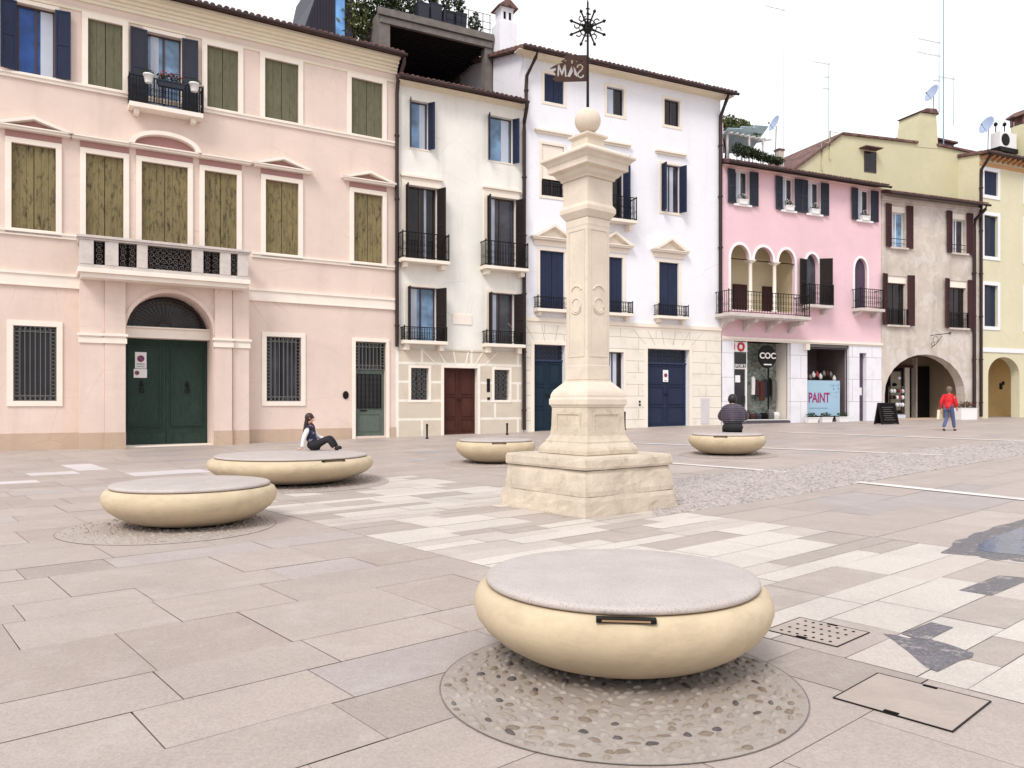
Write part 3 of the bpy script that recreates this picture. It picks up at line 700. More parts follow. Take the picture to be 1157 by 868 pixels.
for i,r in enumerate(q2):
    w=surround(B3,r,.13,M['whitetrim'],.03,bottom=False)
    MB().box(r[0]-.3,r[1]+.3,-.05,0,r[3]+.2,r[3]+.42).build('frieze',M['whitetrim'],w)
    pediment(B3,r[0]-.42,r[1]+.42,r[3]+.425,.55,'tri',M['whitetrim'],w)
    leaf_pair(*r,.06,M['navy'],w,2)
    MB().box(r[0]-.32,r[1]+.32,-.42,0,r[2]-.12,r[2]).box(r[0]-.2,r[0]-.05,-.25,0,r[2]-.28,r[2]-.121).box(r[1]+.05,r[1]+.2,-.25,0,r[2]-.28,r[2]-.121).build('balcony_slab',M['whitetrim'],w)
    railing(B3,r[0]-.28,r[1]+.28,r[2],.5,.36,w,.12)
zs=B3.zavg([(596,360),(800,371)])
MB().box(-.02,u1+.02,-.10,0,zs-.10,zs+.06).box(-.01,u1+.01,-.05,0,zs-.22,zs-.102).build('string_course',M['whitetrim'],B3.e)
gop=[dict(u0=d[0]-.16,u1=d[1]+.16,z0=-.6,z1=dz1+.16,d=.04) for d in dr]+[dict(u0=mw[0]-.12,u1=mw[1]+.12,z0=mw[2]-.12,z1=mw[3]+.12,d=.04)]
wall_mb(.0,u1,-.6,zs-.222,gop,-.045).box(-.001,0,-.045,0,-.6,zs-.222).build('ground_floor_facing',M['rust3'],B3.e)
m_=MB()
for d in dr:
    c=(d[0]+d[1])/2
    for k in range(-2,4):
        xx=(k-.5)*.5; tl=.28*(k-.5); MB().prism([(c+xx-.01,dz1+.17),(c+xx+.01,dz1+.17),(c+xx+tl+.01,zs-.24),(c+xx+tl-.01,zs-.24)],-.052,-.046).build('voussoir_joint',stone('beige_joint_stone',(184,174,162),.1),B3.e)  # joints are thin strips in a darker beige than the facing
for k,d in enumerate(dr):
    w=surround(B3,(d[0],d[1],-.5,dz1),.16,M['whitetrim'],.07,bottom=False,name='door')
    gd=B3.gz((d[0]+d[1])/2)+.03; zt=dz1-(dz1-gd)*.18
    MB().box(d[0]+.001,d[1]-.001,.27,.33,zt,dz1-.001).build('transom_pane',M['glassdark'],w)
    m_=MB(); scroll_panel(m_,d[0]+.03,d[1]-.03,zt+.04,dz1-.04,.18,.011,.17); m_.box(d[0]+.002,d[1]-.002,.15,.22,zt-.04,zt+.03); m_.build('transom_grille',plain('navy_painted_iron',(40,52,84),.5,.2,.2,20,.1),w)
    for s in (0,1):
        a=d[0]+(d[1]-d[0])/2*s+.008; cc=a+(d[1]-d[0])/2-.016; L=MB().box(a,cc,.2,.28,-.4,zt-.04).build('door_leaf',M['navy'] if k else shutter_mat('dark_teal_painted_wood',(26,44,58),(20,30,40),.4),w)
        hh=zt-gd; m_=MB()
        for f0,f1 in ((.05,.3),(.36,.62),(.68,.95)): frame_mb(a+.14,cc-.14,gd+hh*f0,gd+hh*f1,.04,.17,.199,mb=m_)
        m_.build('door_panel',L.data.materials[0],L)
        MB().tube([((cc-.07 if s==0 else a+.07),.15,gd+hh*.5),((cc-.07 if s==0 else a+.07),.19,gd+hh*.5)],.035,8).build('door_handle',M['iron'],L)
    if k:
        sign_plate(w,U(748.5,.19),U(754.5,.19),B3.Z(752,431.5),B3.Z(752,418),.16,((U(748.5,.19)+U(754.5,.19))/2,B3.Z(752,424),.09),'sign',[('PASSO',.05,B3.Z(752,430))])
w=surround(B3,mw,.12,M['whitetrim'],.06); glazing(*mw,.2,w,'glassdark','frame',2,0,(.4,.75))
MB().box(U(791),U(800.5),-.07,-.046,B3.Z(796,479),B3.Z(796,450)).build('meter_cupboard',stone('grey_meter_door',(204,198,200),.06,2,.1,.1),B3.e,bevel=.01)
for py in (454,457.5):
    o=MB().lathe([(.05,0),(.05,.02)],n=12).build('doorbell',M['iron'],B3.e); o.rotation_euler=(R(90),0,0); o.location=(U(722),-.05,B3.Z(722,py))
drainpipe(B3,[(.35,-.62,ze+.05),(.3,-.5,ze-.25),(.08,-.12,ze-.9),(.06,-.1,ze-1.4),(.06,-.1,B3.Z(592,125))],.075)
drainpipe(B3,[(u1-.0,-.62,ze+.05),(u1-.05,-.5,ze-.25),(u1-.08,-.12,ze-.9),(u1-.08,-.1,ze-1.4),(u1-.08,-.1,B3.Z(812,357))],.085)

# =================================================================== 4 rose house with shops
B4=Bld('rose_house',9.9,36.8,65.8,'rose pink house with triple arched loggia above two white marble shopfronts','house')
U=B4.U; u1=U(995.5)
q0=B4.row([(829.5,846,194,233),(883,897,201,238.5),(911.5,926.5,205,241.5),(968,983,214.5,249.5)])
zc=B4.zavg([(820,186),(985,213)]); ze=B4.zavg([(820,182),(985,211)],-.5)
# loggia: one recessed opening behind three arches on two columns
lz0=B4.zavg([(824,351),(898,352.5)]); lsp=B4.zavg([(848,293),(875,297)]); lcr=B4.zavg([(835.5,276),(862,279),(888,283)])
la=[(U(825.5),U(846.5)),(U(852),U(873.5)),(U(879.5),U(898))]
dw=(U(910),U(925),B4.zavg([(920,346),(974,350)]),B4.Z(917,287)); ew=(U(965.5),U(979.5),dw[2],B4.Z(973,292))
zb=B4.zavg([(830,382),(985,387.5)])
s1=(U(829),U(893)); s2=(U(911.5),U(959)); s3=(U(970.5),U(978.5)); sz=B4.zavg([(860,383),(935,387)]); s3z=B4.Z(975,399)
ops=[op(r,.25) for r in q0]+[dict(u0=a,u1=c,z0=lsp,z1=lcr,zs=lsp+.001,d=.18) for a,c in la]+[dict(u0=la[0][0],u1=la[2][1],z0=lz0,z1=lsp,d=.18)]
for r in (dw,ew): ops.append(dict(u0=r[0],u1=r[1],z0=r[2],z1=r[3],zs=r[3]-(r[1]-r[0])*.75,d=.3))
ops+=[dict(u0=a-.012,u1=c+.012,z0=-.6,z1=z+.012,d=.02) for a,c,z in ((*s1,sz),(*s2,sz),(*s3,s3z))]
mb=wall_mb(0,u1,-.6,ze,ops); shell(mb,0,u1,-.6,ze,9); wl=mb.build('wall',M['rosewall'],B4.e)
cornice(B4,0.05,u1,zc,ze,[.06,.14,.24],stone('rose_cornice',(226,196,186),.06,2,.1,.15))
tiled_roof(B4,0,u1,ze,.55,4.6,17,gm=M['rosewall'])
# loggia room
a,c=la[0][0],la[2][1]
m_=MB(); cream=stucco('loggia_cream',(214,200,168),.06,.2)
m_.add([(a-.2,1.6,lz0-.1),(c+.3,1.6,lz0-.1),(c+.3,1.6,lcr+.3),(a-.2,1.6,lcr+.3)],[(0,1,2,3)])
for x in (a-.2,c+.3): m_.add([(x,.181,lz0-.1),(x,1.6,lz0-.1),(x,1.6,lcr+.3),(x,.181,lcr+.3)],[(0,1,2,3)])
m_.add([(a-.2,.181,lz0-.1),(c+.3,.181,lz0-.1),(c+.3,1.6,lz0-.1),(a-.2,1.6,lz0-.1)],[(0,1,2,3)]); m_.add([(a-.2,.181,lcr+.3),(c+.3,.181,lcr+.3),(c+.3,1.6,lcr+.3),(a-.2,1.6,lcr+.3)],[(3,2,1,0)])
lg=m_.build('loggia',cream,B4.e)
dzt=lz0+(lsp-lz0)*.62
for xa in (a+.05,a+1.45,c-.65):
    MB().box(xa,xa+.85,1.5,1.59,lz0-.1,dzt).build('loggia_door',M['maroon'],lg)
MB().box(a+.1,a+.2,1.2,1.5,lz0,dzt).build('loggia_shelf',M['maroon'],lg)
for (p,q) in ((la[0][1],la[1][0]),(la[1][1],la[2][0])):
    cc=(p+q)/2; MB().lathe([(.13,lz0),(.13,lz0+.08),(.095,lz0+.12),(.085,lsp-.2),(.10,lsp-.16),(.10,lsp-.12)],(cc,.09,0),16).build('loggia_column',M['trim'],lg)
    MB().square([(.12,lsp-.119),(.20,lsp-.03),(.20,lsp+.0)]).build('loggia_capital',M['trim'],lg,loc=(cc,.09,0))
def archtrim(u0,u1,z0,zs,zc,w,mb,leg0=True,leg1=True,y0=-.03,y1=-.001):
    n=16; A=arc_pts(u0,u1,zs,zc,n); Bp=arc_pts(u0-w,u1+w,zs,zc+w,n)
    for k in range(n): mb.prism([A[k],A[k+1],Bp[k+1],Bp[k]][::-1],y0,y1)
    if leg0: mb.box(u0-w,u0,y0,y1,z0,zs)
    if leg1: mb.box(u1,u1+w,y0,y1,z0,zs)
m_=MB()
archtrim(la[0][0],la[0][1],lz0,lsp,lcr,.13,m_,True,False); archtrim(la[1][0],la[1][1],lz0,lsp,lcr,.13,m_,False,False,-.034); archtrim(la[2][0],la[2][1],lz0,lsp,lcr,.13,m_,False,True)
m_.build('arch_surround',M['white'] if False else stone('white_arch_trim',(238,234,234),.04,2,.1,.08),lg)
# main balcony
yb=-1.0; v0,v1=U(824,yb),U(915,yb); vz=B4.zavg([(826,354.5),(912,357)],yb)
bs=MB().box(v0-.05,v1+.05,yb-.05,0,vz-.14,vz).box(v0,v1,yb,0,vz-.2,vz-.141).build('balcony_slab',M['balustone'],B4.e)
for k in range(4):
    x=v0+.25+(v1-v0-.7)*k/3; MB().prism_x([(-.9,vz-.2),(0,vz-.2),(0,vz-.75),(-.15,vz-.62),(-.35,vz-.42),(-.8,vz-.36)],x,x+.22).build('bracket',M['balustone'],bs)
railing(B4,v0,v1,vz,1.05,-yb-.03,bs,.16)
for r in (dw,ew):
    w_=MB(); archtrim(r[0],r[1],r[2],r[3]-(r[1]-r[0])*.75,r[3],.12,w_); w=w_.build('window',MATS['white_arch_trim'],B4.e)
    MB().box(r[0],r[1],.22,.28,r[2],r[3]).build('pane',M['glassgrey'],w)
    if r is ew:
        zs_=r[3]-(r[1]-r[0])*.75; m_=MB(); P_=[(r[0]+.01,r[2]),(r[1]-.01,r[2])]+arc_pts(r[0]+.01,r[1]-.01,zs_,r[3]-.01,12)[::-1]; m_.prism(P_,.12,.17); m_.build('shutter',shutter_mat('plum_grey_shutter',(78,62,80),(50,40,54),.4),w)
    else:
        louvre(.52,(r[3]-r[2])*.86,M['black'],'shutter',w,(r[0],-.06,r[2]+.05),R(10),side=-1); louvre(.62,(r[3]-r[2])*.9,M['black'],'shutter',w,(r[1],-.08,r[2]+.05),R(35))
    x0,x1=(r[0]-.3,r[1]+.45) if r is dw else (r[0]-.2,r[1]+.62)
    MB().box(x0,x1,-.6,0,r[2]-.14,r[2]-.0).build('balcony_slab',M['balustone'],w); 
    for x in (x0+.15,x1-.35): MB().prism_x([(-.45,r[2]-.14),(0,r[2]-.14),(0,r[2]-.42),(-.2,r[2]-.36)],x,x+.18).build('bracket',M['balustone'],w)
    railing(B4,x0+.03,x1-.03,r[2],1.0,.55,w,.13,True)
for i,r in enumerate(q0):
    w=surround(B4,r,.03,MATS['white_arch_trim'],.02,.14); glazing(*r,.2,w,'glassgrey','whiteframe',2,0,(.3,.6))
    for sd_ in (-1,1): louvre(.44 if sd_<0 else .5,r[3]-r[2],M['slate'],'shutter',w,(r[0] if sd_<0 else r[1],-.05 if sd_<0 else -.09,r[2]),R(4),side=sd_)
MB().box(-.0,u1,-.12,0,zb-.09,zb+.02).box(0,u1,-.07,0,zb-.16,zb-.092).build('string_course',M['trim'],B4.e)
wall_mb(0,u1,-.6,zb-.162,[dict(u0=s1[0],u1=s1[1],z0=-.6,z1=sz,d=.28),dict(u0=s2[0],u1=s2[1],z0=-.6,z1=sz,d=.28),dict(u0=s3[0],u1=s3[1],z0=-.6,z1=s3z,d=.28)],-.035).box(-.001,0,-.035,0,-.6,zb-.162).build('marble_facing',M['marble'],B4.e)
# shop one
gd=B4.gz((s1[0]+s1[1])/2)
m_=MB(); 
for s_ in (s1,s2):
    x0,x1=s_[0]-.05,s_[1]+.05
    m_.add([(x0,2.2,-.2),(x1,2.2,-.2),(x1,2.2,sz+.2),(x0,2.2,sz+.2)],[(0,1,2,3)])
    for x in (x0,x1): m_.add([(x,.26,-.2),(x,2.2,-.2),(x,2.2,sz+.2),(x,.26,sz+.2)],[(0,1,2,3)])
    m_.add([(x0,.26,gd+.1),(x1,.26,gd+.1),(x1,2.2,gd+.1),(x0,2.2,gd+.1)],[(0,1,2,3)]); m_.add([(x0,.26,sz+.02),(x1,.26,sz+.02),(x1,2.2,sz+.02),(x0,2.2,sz+.02)],[(0,1,2,3)])
m_.build('shop_interior',plain('shop_interior_dark',(98,84,84),.8,.4,0,1.5,0),B4.e)
sh=MB(); xm=U(845); 
frame_mb(xm+.04,s1[1]-.06,gd+.2,sz-.08,.05,.1,.17,mb=sh); shf=sh.build('shop_window',M['whiteframe'],B4.e)
n=NT('green_grey_rock_wallpaper'); vcol=n.ramp(n.vor(3.4,n.mapped((1,1,1.5)),'DISTANCE_TO_EDGE'),[(0,(.16,.18,.16)),(.10,(.26,.29,.25)),(.6,(.40,.43,.37))]); n.color(n.mix(vcol,(.08,.1,.08),n.ramp(n.noise(4),[(.5,0),(.62,.85)]))); n.rough(.8); M['rock']=n.m
MB().box(xm+.05,s1[1]+.045,.98,1.02,gd+.2,sz-.1).build('display_backdrop',M['rock'],shf)
MB().box(s1[1]+.0,s1[1]+.04,.30,.975,gd+.2,sz-.1).build('display_side_panel',M['trim'],shf)
cx,cz=U(868,.2),B4.Z(868,403,.2); o=MB().lathe([(.56,0),(.56,.05),(.54,.06)],n=40).build('shop_sign',M['iron'],shf); o.rotation_euler=(R(90),0,0); o.location=(cx,.3,cz); 
text_mesh('COC',.40,'sign_text',M['white'],shf,(cx,.232,cz+.03),sx=1.15,bold=.012)
MB().box(cx-.25,cx+.25,.228,.236,cz-.42,cz-.36).build('sign_line',M['white'],shf)
MB().box(cx+.28,cx+.34,.5,.56,gd+.2,cz).build('display_stand',M['iron'],shf)
rj=random.Random(3)
cols=[M['dark'],M['ironlt'],M['whiteframe'],M['maroon'],M['brown'],M['slate']]
for k in range(9):      # hanging garments
    x=xm+.35+k*.27+rj.uniform(-.04,.04); w_=rj.uniform(.09,.15); zt=gd+rj.uniform(1.9,2.3); hh=rj.uniform(.7,1.1)
    if x>s1[1]-.25: break
    MB().prism([(x-w_,zt-hh),(x+w_*.9,zt-hh),(x+w_*1.1,zt-hh*.4),(x+w_,zt-.1),(x+.03,zt),(x-.03,zt),(x-w_,zt-.1),(x-w_*.8,zt-hh*.5)],.6+.05*(k%2),.68+.05*(k%2)).build('garment',cols[k%6],shf)
for k in range(6):
    x=xm+.3+k*.38; hh=rj.uniform(.25,.5); MB().square([(.14,gd+.2),(.16,gd+.2+hh*.6),(.11,gd+.2+hh)]).build('display_box',cols[(k+3)%6],shf,loc=(x,.55,0))
MB().box(xm+.06,s1[1]-.1,.125,.13,gd+.25,sz-.13) 
MB().box(s1[0],s1[1],.0,.26,-.5,gd+.12).build('shop_step',plain('dark_step',(80,76,84),.7,.1),B4.e)
ds=MB(); frame_mb(s1[0]+.06,xm-.06,gd+.17,B4.Z(836,417),.05,.1,.17,mb=ds); dsf=ds.build('shop_door',M['whiteframe'],B4.e)
MB().box(s1[0]+.06,xm-.06,.15,.16,gd+.17,B4.Z(836,417)).build('pane',M['glassdark'],dsf)
MB().box(s1[0]+.2,s1[0]+.5,.13,.145,B4.Z(834,432),B4.Z(834,424)).build('notice',M['white'],dsf)
MB().tube([(xm-.12,.06,gd+1.0),(xm-.12,.06,gd+1.35)],.018,6).build('door_handle',M['ironlt'],dsf)
z0_,z1_=B4.Z(836,397.5),B4.Z(836,386)
sgn=MB().box(s1[0]+.02,xm+.02,.06,.11,z0_,z1_).build('shop_sign',M['white'],B4.e)
red=plain('sign_red_dark',(196,36,52),.5,.05,0,3,0)
m_=MB().ring(((s1[0]+xm)/2+.05,.052,(z0_+z1_)/2),.17,.06,n=24,seg=6); m_.box(s1[0]+.03,s1[0]+.13,.05,.059,z0_+.08,z1_-.08); m_.build('sign_ring',red,sgn)
z0_,z1_=B4.Z(836,411),B4.Z(836,399); MB().box(s1[0]+.02,xm-.03,.08,.13,z0_,z1_).build('transom_pane',M['glassdark'],B4.e)
text_mesh('SPORT',.24,'sign_text',M['white'],B4.e,((s1[0]+xm)/2,.075,B4.Z(836,413.7)),sx=1.0)
# shop two
gd2=B4.gz((s2[0]+s2[1])/2)
sh=MB(); frame_mb(s2[0]+.05,s2[1]-.05,gd2+.12,sz-.35,.045,.1,.16,mb=sh); sh.box(s2[0],s2[1],.04,.2,sz-.28,sz-.002); s2f=sh.build('shop_window',plain('dark_grey_frame',(86,74,84),.5,.1),B4.e)
m_=MB()
for k in range(5): m_.box(s2[0]+.01,s2[1]-.01,.03,.039,sz-.27+k*.05,sz-.235+k*.05)
m_.build('roller_shutter',M['ironlt'],s2f)
pz0,pz1=B4.Z(928,470,.3),B4.Z(928,430,.3); px0,px1=U(911.8,.28),U(949,.28)
poster=MB().box(px0,px1,.28,.30,pz0,pz1).build('poster',plain('pale_blue_poster',(160,190,210),.5,.03,0,2,0),s2f)
mag=plain('magenta_letter',(150,24,96),.5,.05,0,3,0)
t=text_mesh('PAINT',.70,'poster_text',mag,poster,(U(925.6,.27),.274,pz0+(pz1-pz0)*.50),sx=.74,bold=.015)
plain('pale_poster_letter',(130,160,180),.6,.05,0,3,0); m_=MB()
m_.box(U(914.5,.27),U(914.5,.27)+1.3,.2725,.279,pz0+(pz1-pz0)*.215,pz0+(pz1-pz0)*.22)
for k in range(12): m_.box(U(914.5,.27)+k*.105,U(914.5,.27)+k*.105+rj.uniform(.04,.08),.272,.2795,pz0+(pz1-pz0)*.20,pz0+(pz1-pz0)*.235)
m_.build('poster_fine_print',MATS['pale_poster_letter'],poster)
m_=MB(); leaves_mb(m_,(px1-.35,.272,pz1-.5),(.3,.001,.35),22,.06,rj); m_.build('poster_mark',MATS['pale_poster_letter'],poster)
for k in range(4): MB().box(px1+.02,s2[1]-.1,.5,.8,gd2+.35+k*.5,gd2+.38+k*.5).build('display_shelf',M['whiteframe'],s2f)
for k in range(16):
    x=s2[0]+.25+k*.24; zb_=pz1+rj.uniform(-.05,.25)
    if x>s2[1]-.2: break
    m_=MB().lathe([(.05,0),(.1,.08),(.09,.2),(.03,.28),(.035,.32)],(x,.75,zb_),10); m_.build('display_item',rj.choice([M['whiteframe'],M['petal'],M['ironlt'],M['curtain'],M['brown']]),s2f)
MB().box(s2[0]+.1,s2[1]-.1,.6,1.0,pz1-.1,pz1-.05).build('display_shelf',M['brown'],s2f)
o=MB().square([(.12,0),(.12,.3)]).build('wall_lamp',M['trim'],B4.e,loc=(s2[0]-.12,-.1,sz-.45))
# slim door
s3w=MB().box(s3[0]+.001,s3[1]-.001,.2,.25,-.5,s3z-.001).build('door',shutter_mat('mauve_grey_door',(92,78,96),(60,52,70),.4),B4.e)
gd3=B4.gz(s3[0]); 
MB().box(s3[0]+.1,s3[1]-.1,.185,.2,gd3+1.35,gd3+1.75).build('notice',M['white'],s3w)
m_=MB()
for f0,f1 in ((.1,.7),(.85,1.2),(1.9,2.3)): frame_mb(s3[0]+.1,s3[1]-.1,gd3+f0,gd3+f1,.03,.18,.199,mb=m_)
m_.build('door_panel',s3w.data.materials[0],s3w)

# =================================================================== 5 aged grey house with the big arch
B5=Bld('aged_house',19.5,41.1,69,'weathered grey plaster house with maroon shutters above a wide shop archway','house')
U=B5.U; u1=U(1106)
q0=B5.row([(1006.5,1023,234,280.5),(1075,1091,241,286)]); q1=B5.row([(1002,1024,311.5,368),(1072,1092,318,370.5)])
ze=B5.zavg([(1010,222),(1100,229)],-.5)
au0,au1=U(999.5),U(1090.5); ac=B5.Z(1045,400.5); asp=B5.Z(1045,446)
ops=[op(r,.3) for r in q0+q1]+[dict(u0=au0,u1=au1,z0=-.6,z1=ac,zs=asp,d=.55)]
mb=wall_mb(0,u1,-.6,ze,ops,depth=.5); shell(mb,0,u1,-.6,ze,9); mb.build('wall',M['greywall'],B5.e)
cornice(B5,0,u1,ze-.22,ze,[.05,.12],M['greywall'])
tiled_roof(B5,0,u1+.1,ze,.55,5.5,20,gm=M['greywall'],g1=u1)
for row in (q0,q1):
    for i,r in enumerate(row):
        w=surround(B5,r,.03,M['greywall'],.01,.16,silh=.1); 
        zz=r[3]-(r[3]-r[2])*.14
        glazing(r[0],r[1],r[2],zz,.24,w,'glasspale' if row is q0 and i==0 else 'glassgrey' if row is q0 else 'glassdark','frame' if row is q1 else 'greyframe' if 'greyframe' in M else 'whiteframe',2,0,(.05,.4) if row is q0 else None)
        MB().box(r[0],r[1],.04,.24,zz+.001,r[3]-.001).build('blind_box',M['trim'],w)
        for sd_ in (-1,1): louvre(.42,r[3]-r[2]+.1,M['maroon'],'shutter',w,(r[0]-.02 if sd_<0 else r[1]+.02,-.05 if sd_<0 else -.09,r[2]-.02),R(5 if row is q0 else 12),side=sd_)
        if row is q0: MB().box(r[0],r[1],-.012,0.012,r[2]+.45,r[2]+.48).box(r[0],r[1],-.012,.012,r[2]+.22,r[2]+.24).build('guard_rail',M['iron'],w)
        else: railing(B5,r[0]-.02,r[1]+.02,r[2],.85,.1,w,.12,i==1)
# porch room with the shop inside
gd=B5.gz(3); D=2.6
m_=MB(); x0,x1=au0-.3,au1+.3; zt=ac+.1
m_.add([(x0,D,-.5),(x1,D,-.5),(x1,D,zt),(x0,D,zt)],[(0,1,2,3)])
for x in (x0,x1): m_.add([(x,.551,-.5),(x,D,-.5),(x,D,zt),(x,.551,zt)],[(0,1,2,3)])
m_.add([(x0,.551,zt),(x1,.551,zt),(x1,D,zt),(x0,D,zt)],[(0,1,2,3)])
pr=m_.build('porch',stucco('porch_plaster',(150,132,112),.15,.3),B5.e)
MB().box(x0,x1,.0,D,-.5,gd+.06).build('porch_floor',M['plinth'],pr)
MB().box(au0+.4,au1-1.2,D-.25,D-.02,ac-.62,ac-.45).build('beam',M['brown'],pr)
sw=MB().box(au0+.1,au1-1.3,D-.2,D-.03,gd+.06,ac-.63).build('shop_front',M['dark'],pr)
for (a,c) in ((.26,.42),(.50,.63)):
    x=au0+(au1-au0)*a; x2=au0+(au1-au0)*c; fr=MB(); frame_mb(x,x2,gd+.2,ac-.85,.05,D-.26,D-.201,mb=fr); f_=fr.build('shop_window',M['frame'],pr)
    MB().box(x,x2,D-.24,D-.205,gd+.2,ac-.85).build('pane',stucco('mottled_shop_glass',(150,146,128),.3,.4),f_)  # opaque pane in a mottled grey beige colour
    for k in range(6):
        xx=x+(x2-x)*(.3+.4*(k%2)); zz=gd+.35+k*.38; MB().square([(.07,0),(.10,.1),(.04,.18)]).build('display_item',rj.choice([M['dark'],M['petal'],M['white']]),f_,loc=(xx,D-.3,zz))
MB().box(au1-1.05,au1-.95,D-.3,D,-.3,ac).box(au0+(au1-au0)*.68,au0+(au1-au0)*.74,D-.28,D-.02,gd,ac-.6).build('pier',M['greywall'],pr)
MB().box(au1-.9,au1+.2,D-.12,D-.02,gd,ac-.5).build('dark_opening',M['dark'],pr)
# wall bracket for a hanging sign
zk=B5.Z(1062,379,-.1); c0,c1=U(1048,-.1),U(1074,-.1)
m_=MB().tube([(c0+.3,-.05,zk-.02),(c0+.3,-1.2,zk+.0)],.02,6); m_.tube([(c0+.3,-.05,zk-.7),(c0+.3,-.4,zk-.5),(c0+.3,-.75,zk-.1)],.015,5)
m_.ring((c0+.3,-.35,zk-.25),.16,.012,axis='x',n=14); m_.ring((c0+.3,-.18,zk-.5),.10,.012,axis='x',n=12); m_.ring((c0+.3,-1.22,zk),.06,.02,axis='x',n=10)
m_.build('sign_bracket',M['iron'],B5.e)
drainpipe(B5,[(u1-.15,-.6,ze+.05),(u1-.2,-.55,ze-.2),(u1-.45,-.14,ze-.7),(u1-.5,-.12,ze-1.2),(u1-.5,-.12,B5.gz(u1)+.1)],.09)

# =================================================================== 6 yellow house at the right edge
B6=Bld('yellow_house',26.19,43.66,66,'yellow house at the right edge with white window frames and orange rafters under the eave','house')
U=B6.U; u1=12.0
ze=B6.zavg([(1112,172),(1150,180)],-.5)
q=[B6.row([(1111.7,1127,194,221)])[0],B6.row([(1111.7,1127,244,290)])[0],B6.row([(1111.7,1127,322.5,369)])[0]]
q+=[(a+3.6,b_+3.6,c,d) for a,b_,c,d in q]; q+=[(a+7.2,b_+7.2,c,d) for a,b_,c,d in q[:3]]
au0,au1=U(1116.5),U(1152); ac=B6.Z(1134,403.5); asp=B6.Z(1134,424)
aw=au1-au0
ops=[op(r,.2) for r in q]+[dict(u0=au0,u1=au1,z0=-.6,z1=ac,zs=asp,d=.5),dict(u0=au1+.9,u1=au1+.9+aw,z0=-.6,z1=ac,zs=asp,d=.5),dict(u0=au1+1.8+aw,u1=au1+1.8+2*aw,z0=-.6,z1=ac,zs=asp,d=.5)]
mb=wall_mb(0,u1,-.6,ze,ops); shell(mb,0,u1,-.6,ze,9); mb.build('wall',M['yellowwall'],B6.e)
for i,r in enumerate(q):
    w=surround(B6,r,.2,M['trim'] if False else stone('white_painted_surround',(234,232,236),.03,2,.05,.08),.04); 
    if i%3==0: leaf_pair(*r,.06,M['navy'],w,4)
    else: leaf_pair(r[0],r[0]+(r[1]-r[0])*.55,r[2],r[3],.06,M['slate'],w,3,leaves=1); leaf_pair(r[0]+(r[1]-r[0])*.56,r[1],r[2],r[3],.13,M['navy'],w,2,leaves=1)
zs=B6.Z(1130,396); MB().box(-.0,u1,-.05,0,zs-.12,zs+.12).build('string_course',MATS['white_painted_surround'],B6.e)
oc=plain('ochre_rafter',(200,150,104),.8,.15)
for k in range(26): MB().prism_x([(-.48,ze-.02),(0,ze-.02),(0,ze-.22),(-.44,ze-.10)],.15+k*.45,.27+k*.45).build('rafter',oc,B6.e)
MB().box(0,u1,-.04,0,ze-.5,ze-.3).build('moulding',oc,B6.e)
tiled_roof(B6,-.1,u1,ze,.55,5.5,8,gm=M['yellowwall'])
D=2.4; m_=MB(); x0,x1=.1,u1-.1; zt=ac+.1
m_.add([(x0,D,-.5),(x1,D,-.5),(x1,D,zt),(x0,D,zt)],[(0,1,2,3)]); m_.add([(x0,.501,zt),(x1,.501,zt),(x1,D,zt),(x0,D,zt)],[(0,1,2,3)])
for x in (x0,x1): m_.add([(x,.501,-.5),(x,D,-.5),(x,D,zt),(x,.501,zt)],[(0,1,2,3)])
pr=m_.build('porch',stucco('ochre_porch_plaster',(196,164,110),.15,.3),B6.e)
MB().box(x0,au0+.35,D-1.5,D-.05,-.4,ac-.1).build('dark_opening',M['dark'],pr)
x=U(1132,2.3); MB().box(x-.08,x+.1,D-.08,D-.001,B6.Z(1132,440,2.3),B6.Z(1132,433,2.3)).box(x+.16,x+.3,D-.08,D-.001,B6.Z(1132,435,2.3),B6.Z(1132,431,2.3)).build('intercom',M['iron'],pr)
drainpipe(B6,[(.1,-.6,ze+.05),(.05,-.5,ze-.3),(.02,-.12,ze-.8),(.02,-.1,ze-1.3),(.02,-.1,B6.gz(0)+.1)],.085)

# =================================================================== 7 yellow flank behind
B7=Bld('yellow_rear_house',22.0+.0,41.9+5.3,67,'pale yellow gabled house with chimney stump rising behind the rose and grey roofs','house')
B7.x=19.5+B5.nin[0]*1.25; B7.y=41.1+B5.nin[1]*1.25; B7.th=R(69); B7.d=(math.sin(B7.th),math.cos(B7.th)); B7.nin=(-math.cos(B7.th),math.sin(B7.th)); B7.e.location=(B7.x,B7.y,B7.z0); B7.e.rotation_euler=(0,0,math.pi/2-B7.th)
U,Z=B7.U,B7.Z
zap=B7.Z(952,153); zr=B7.zavg([(1036,163),(1108,176)]); 
def pt(px,py): return (U(px),Z(px,py))
zb7=Z(1050,232); Pg=[(U(890),zb7),(U(1112),zb7),pt(1112,176.5),pt(1058,165),pt(1036,162.5),pt(951,152.5),(U(890),max(zb7+.1,pt(890,198)[1]))]
wr=(U(977),U(989),Z(983,194),Z(983,172.5))
mb=MB(); mb.prism(Pg,0,8); wl=mb.build('wall',M['yellowdark'],B7.e)
w=MB(); frame_mb(*wr,.05,-.03,-.001,mb=w); w=w.build('window',M['frame'],B7.e); MB().box(*wr[:2],-.02,-.001,*wr[2:]).build('pane',M['glassdark'],w)
MB().box(wr[0]-.4,wr[1]+.05,-.5,-.001,wr[3]+.12,wr[3]+.17).build('window_hood',M['tile'],w)
m_=MB(); 
def slab(a,c,dz=.12): m_.prism([(a[0],a[1]),(c[0],c[1]),(c[0],c[1]+dz),(a[0],a[1]+dz)],-.12,8)
slab(pt(890,198),pt(951,152.5)); slab(pt(951,152.5),pt(1036,162.5)); slab(pt(1058,165),pt(1113,176.5))
m_.build('roof',M['tile'],B7.e)
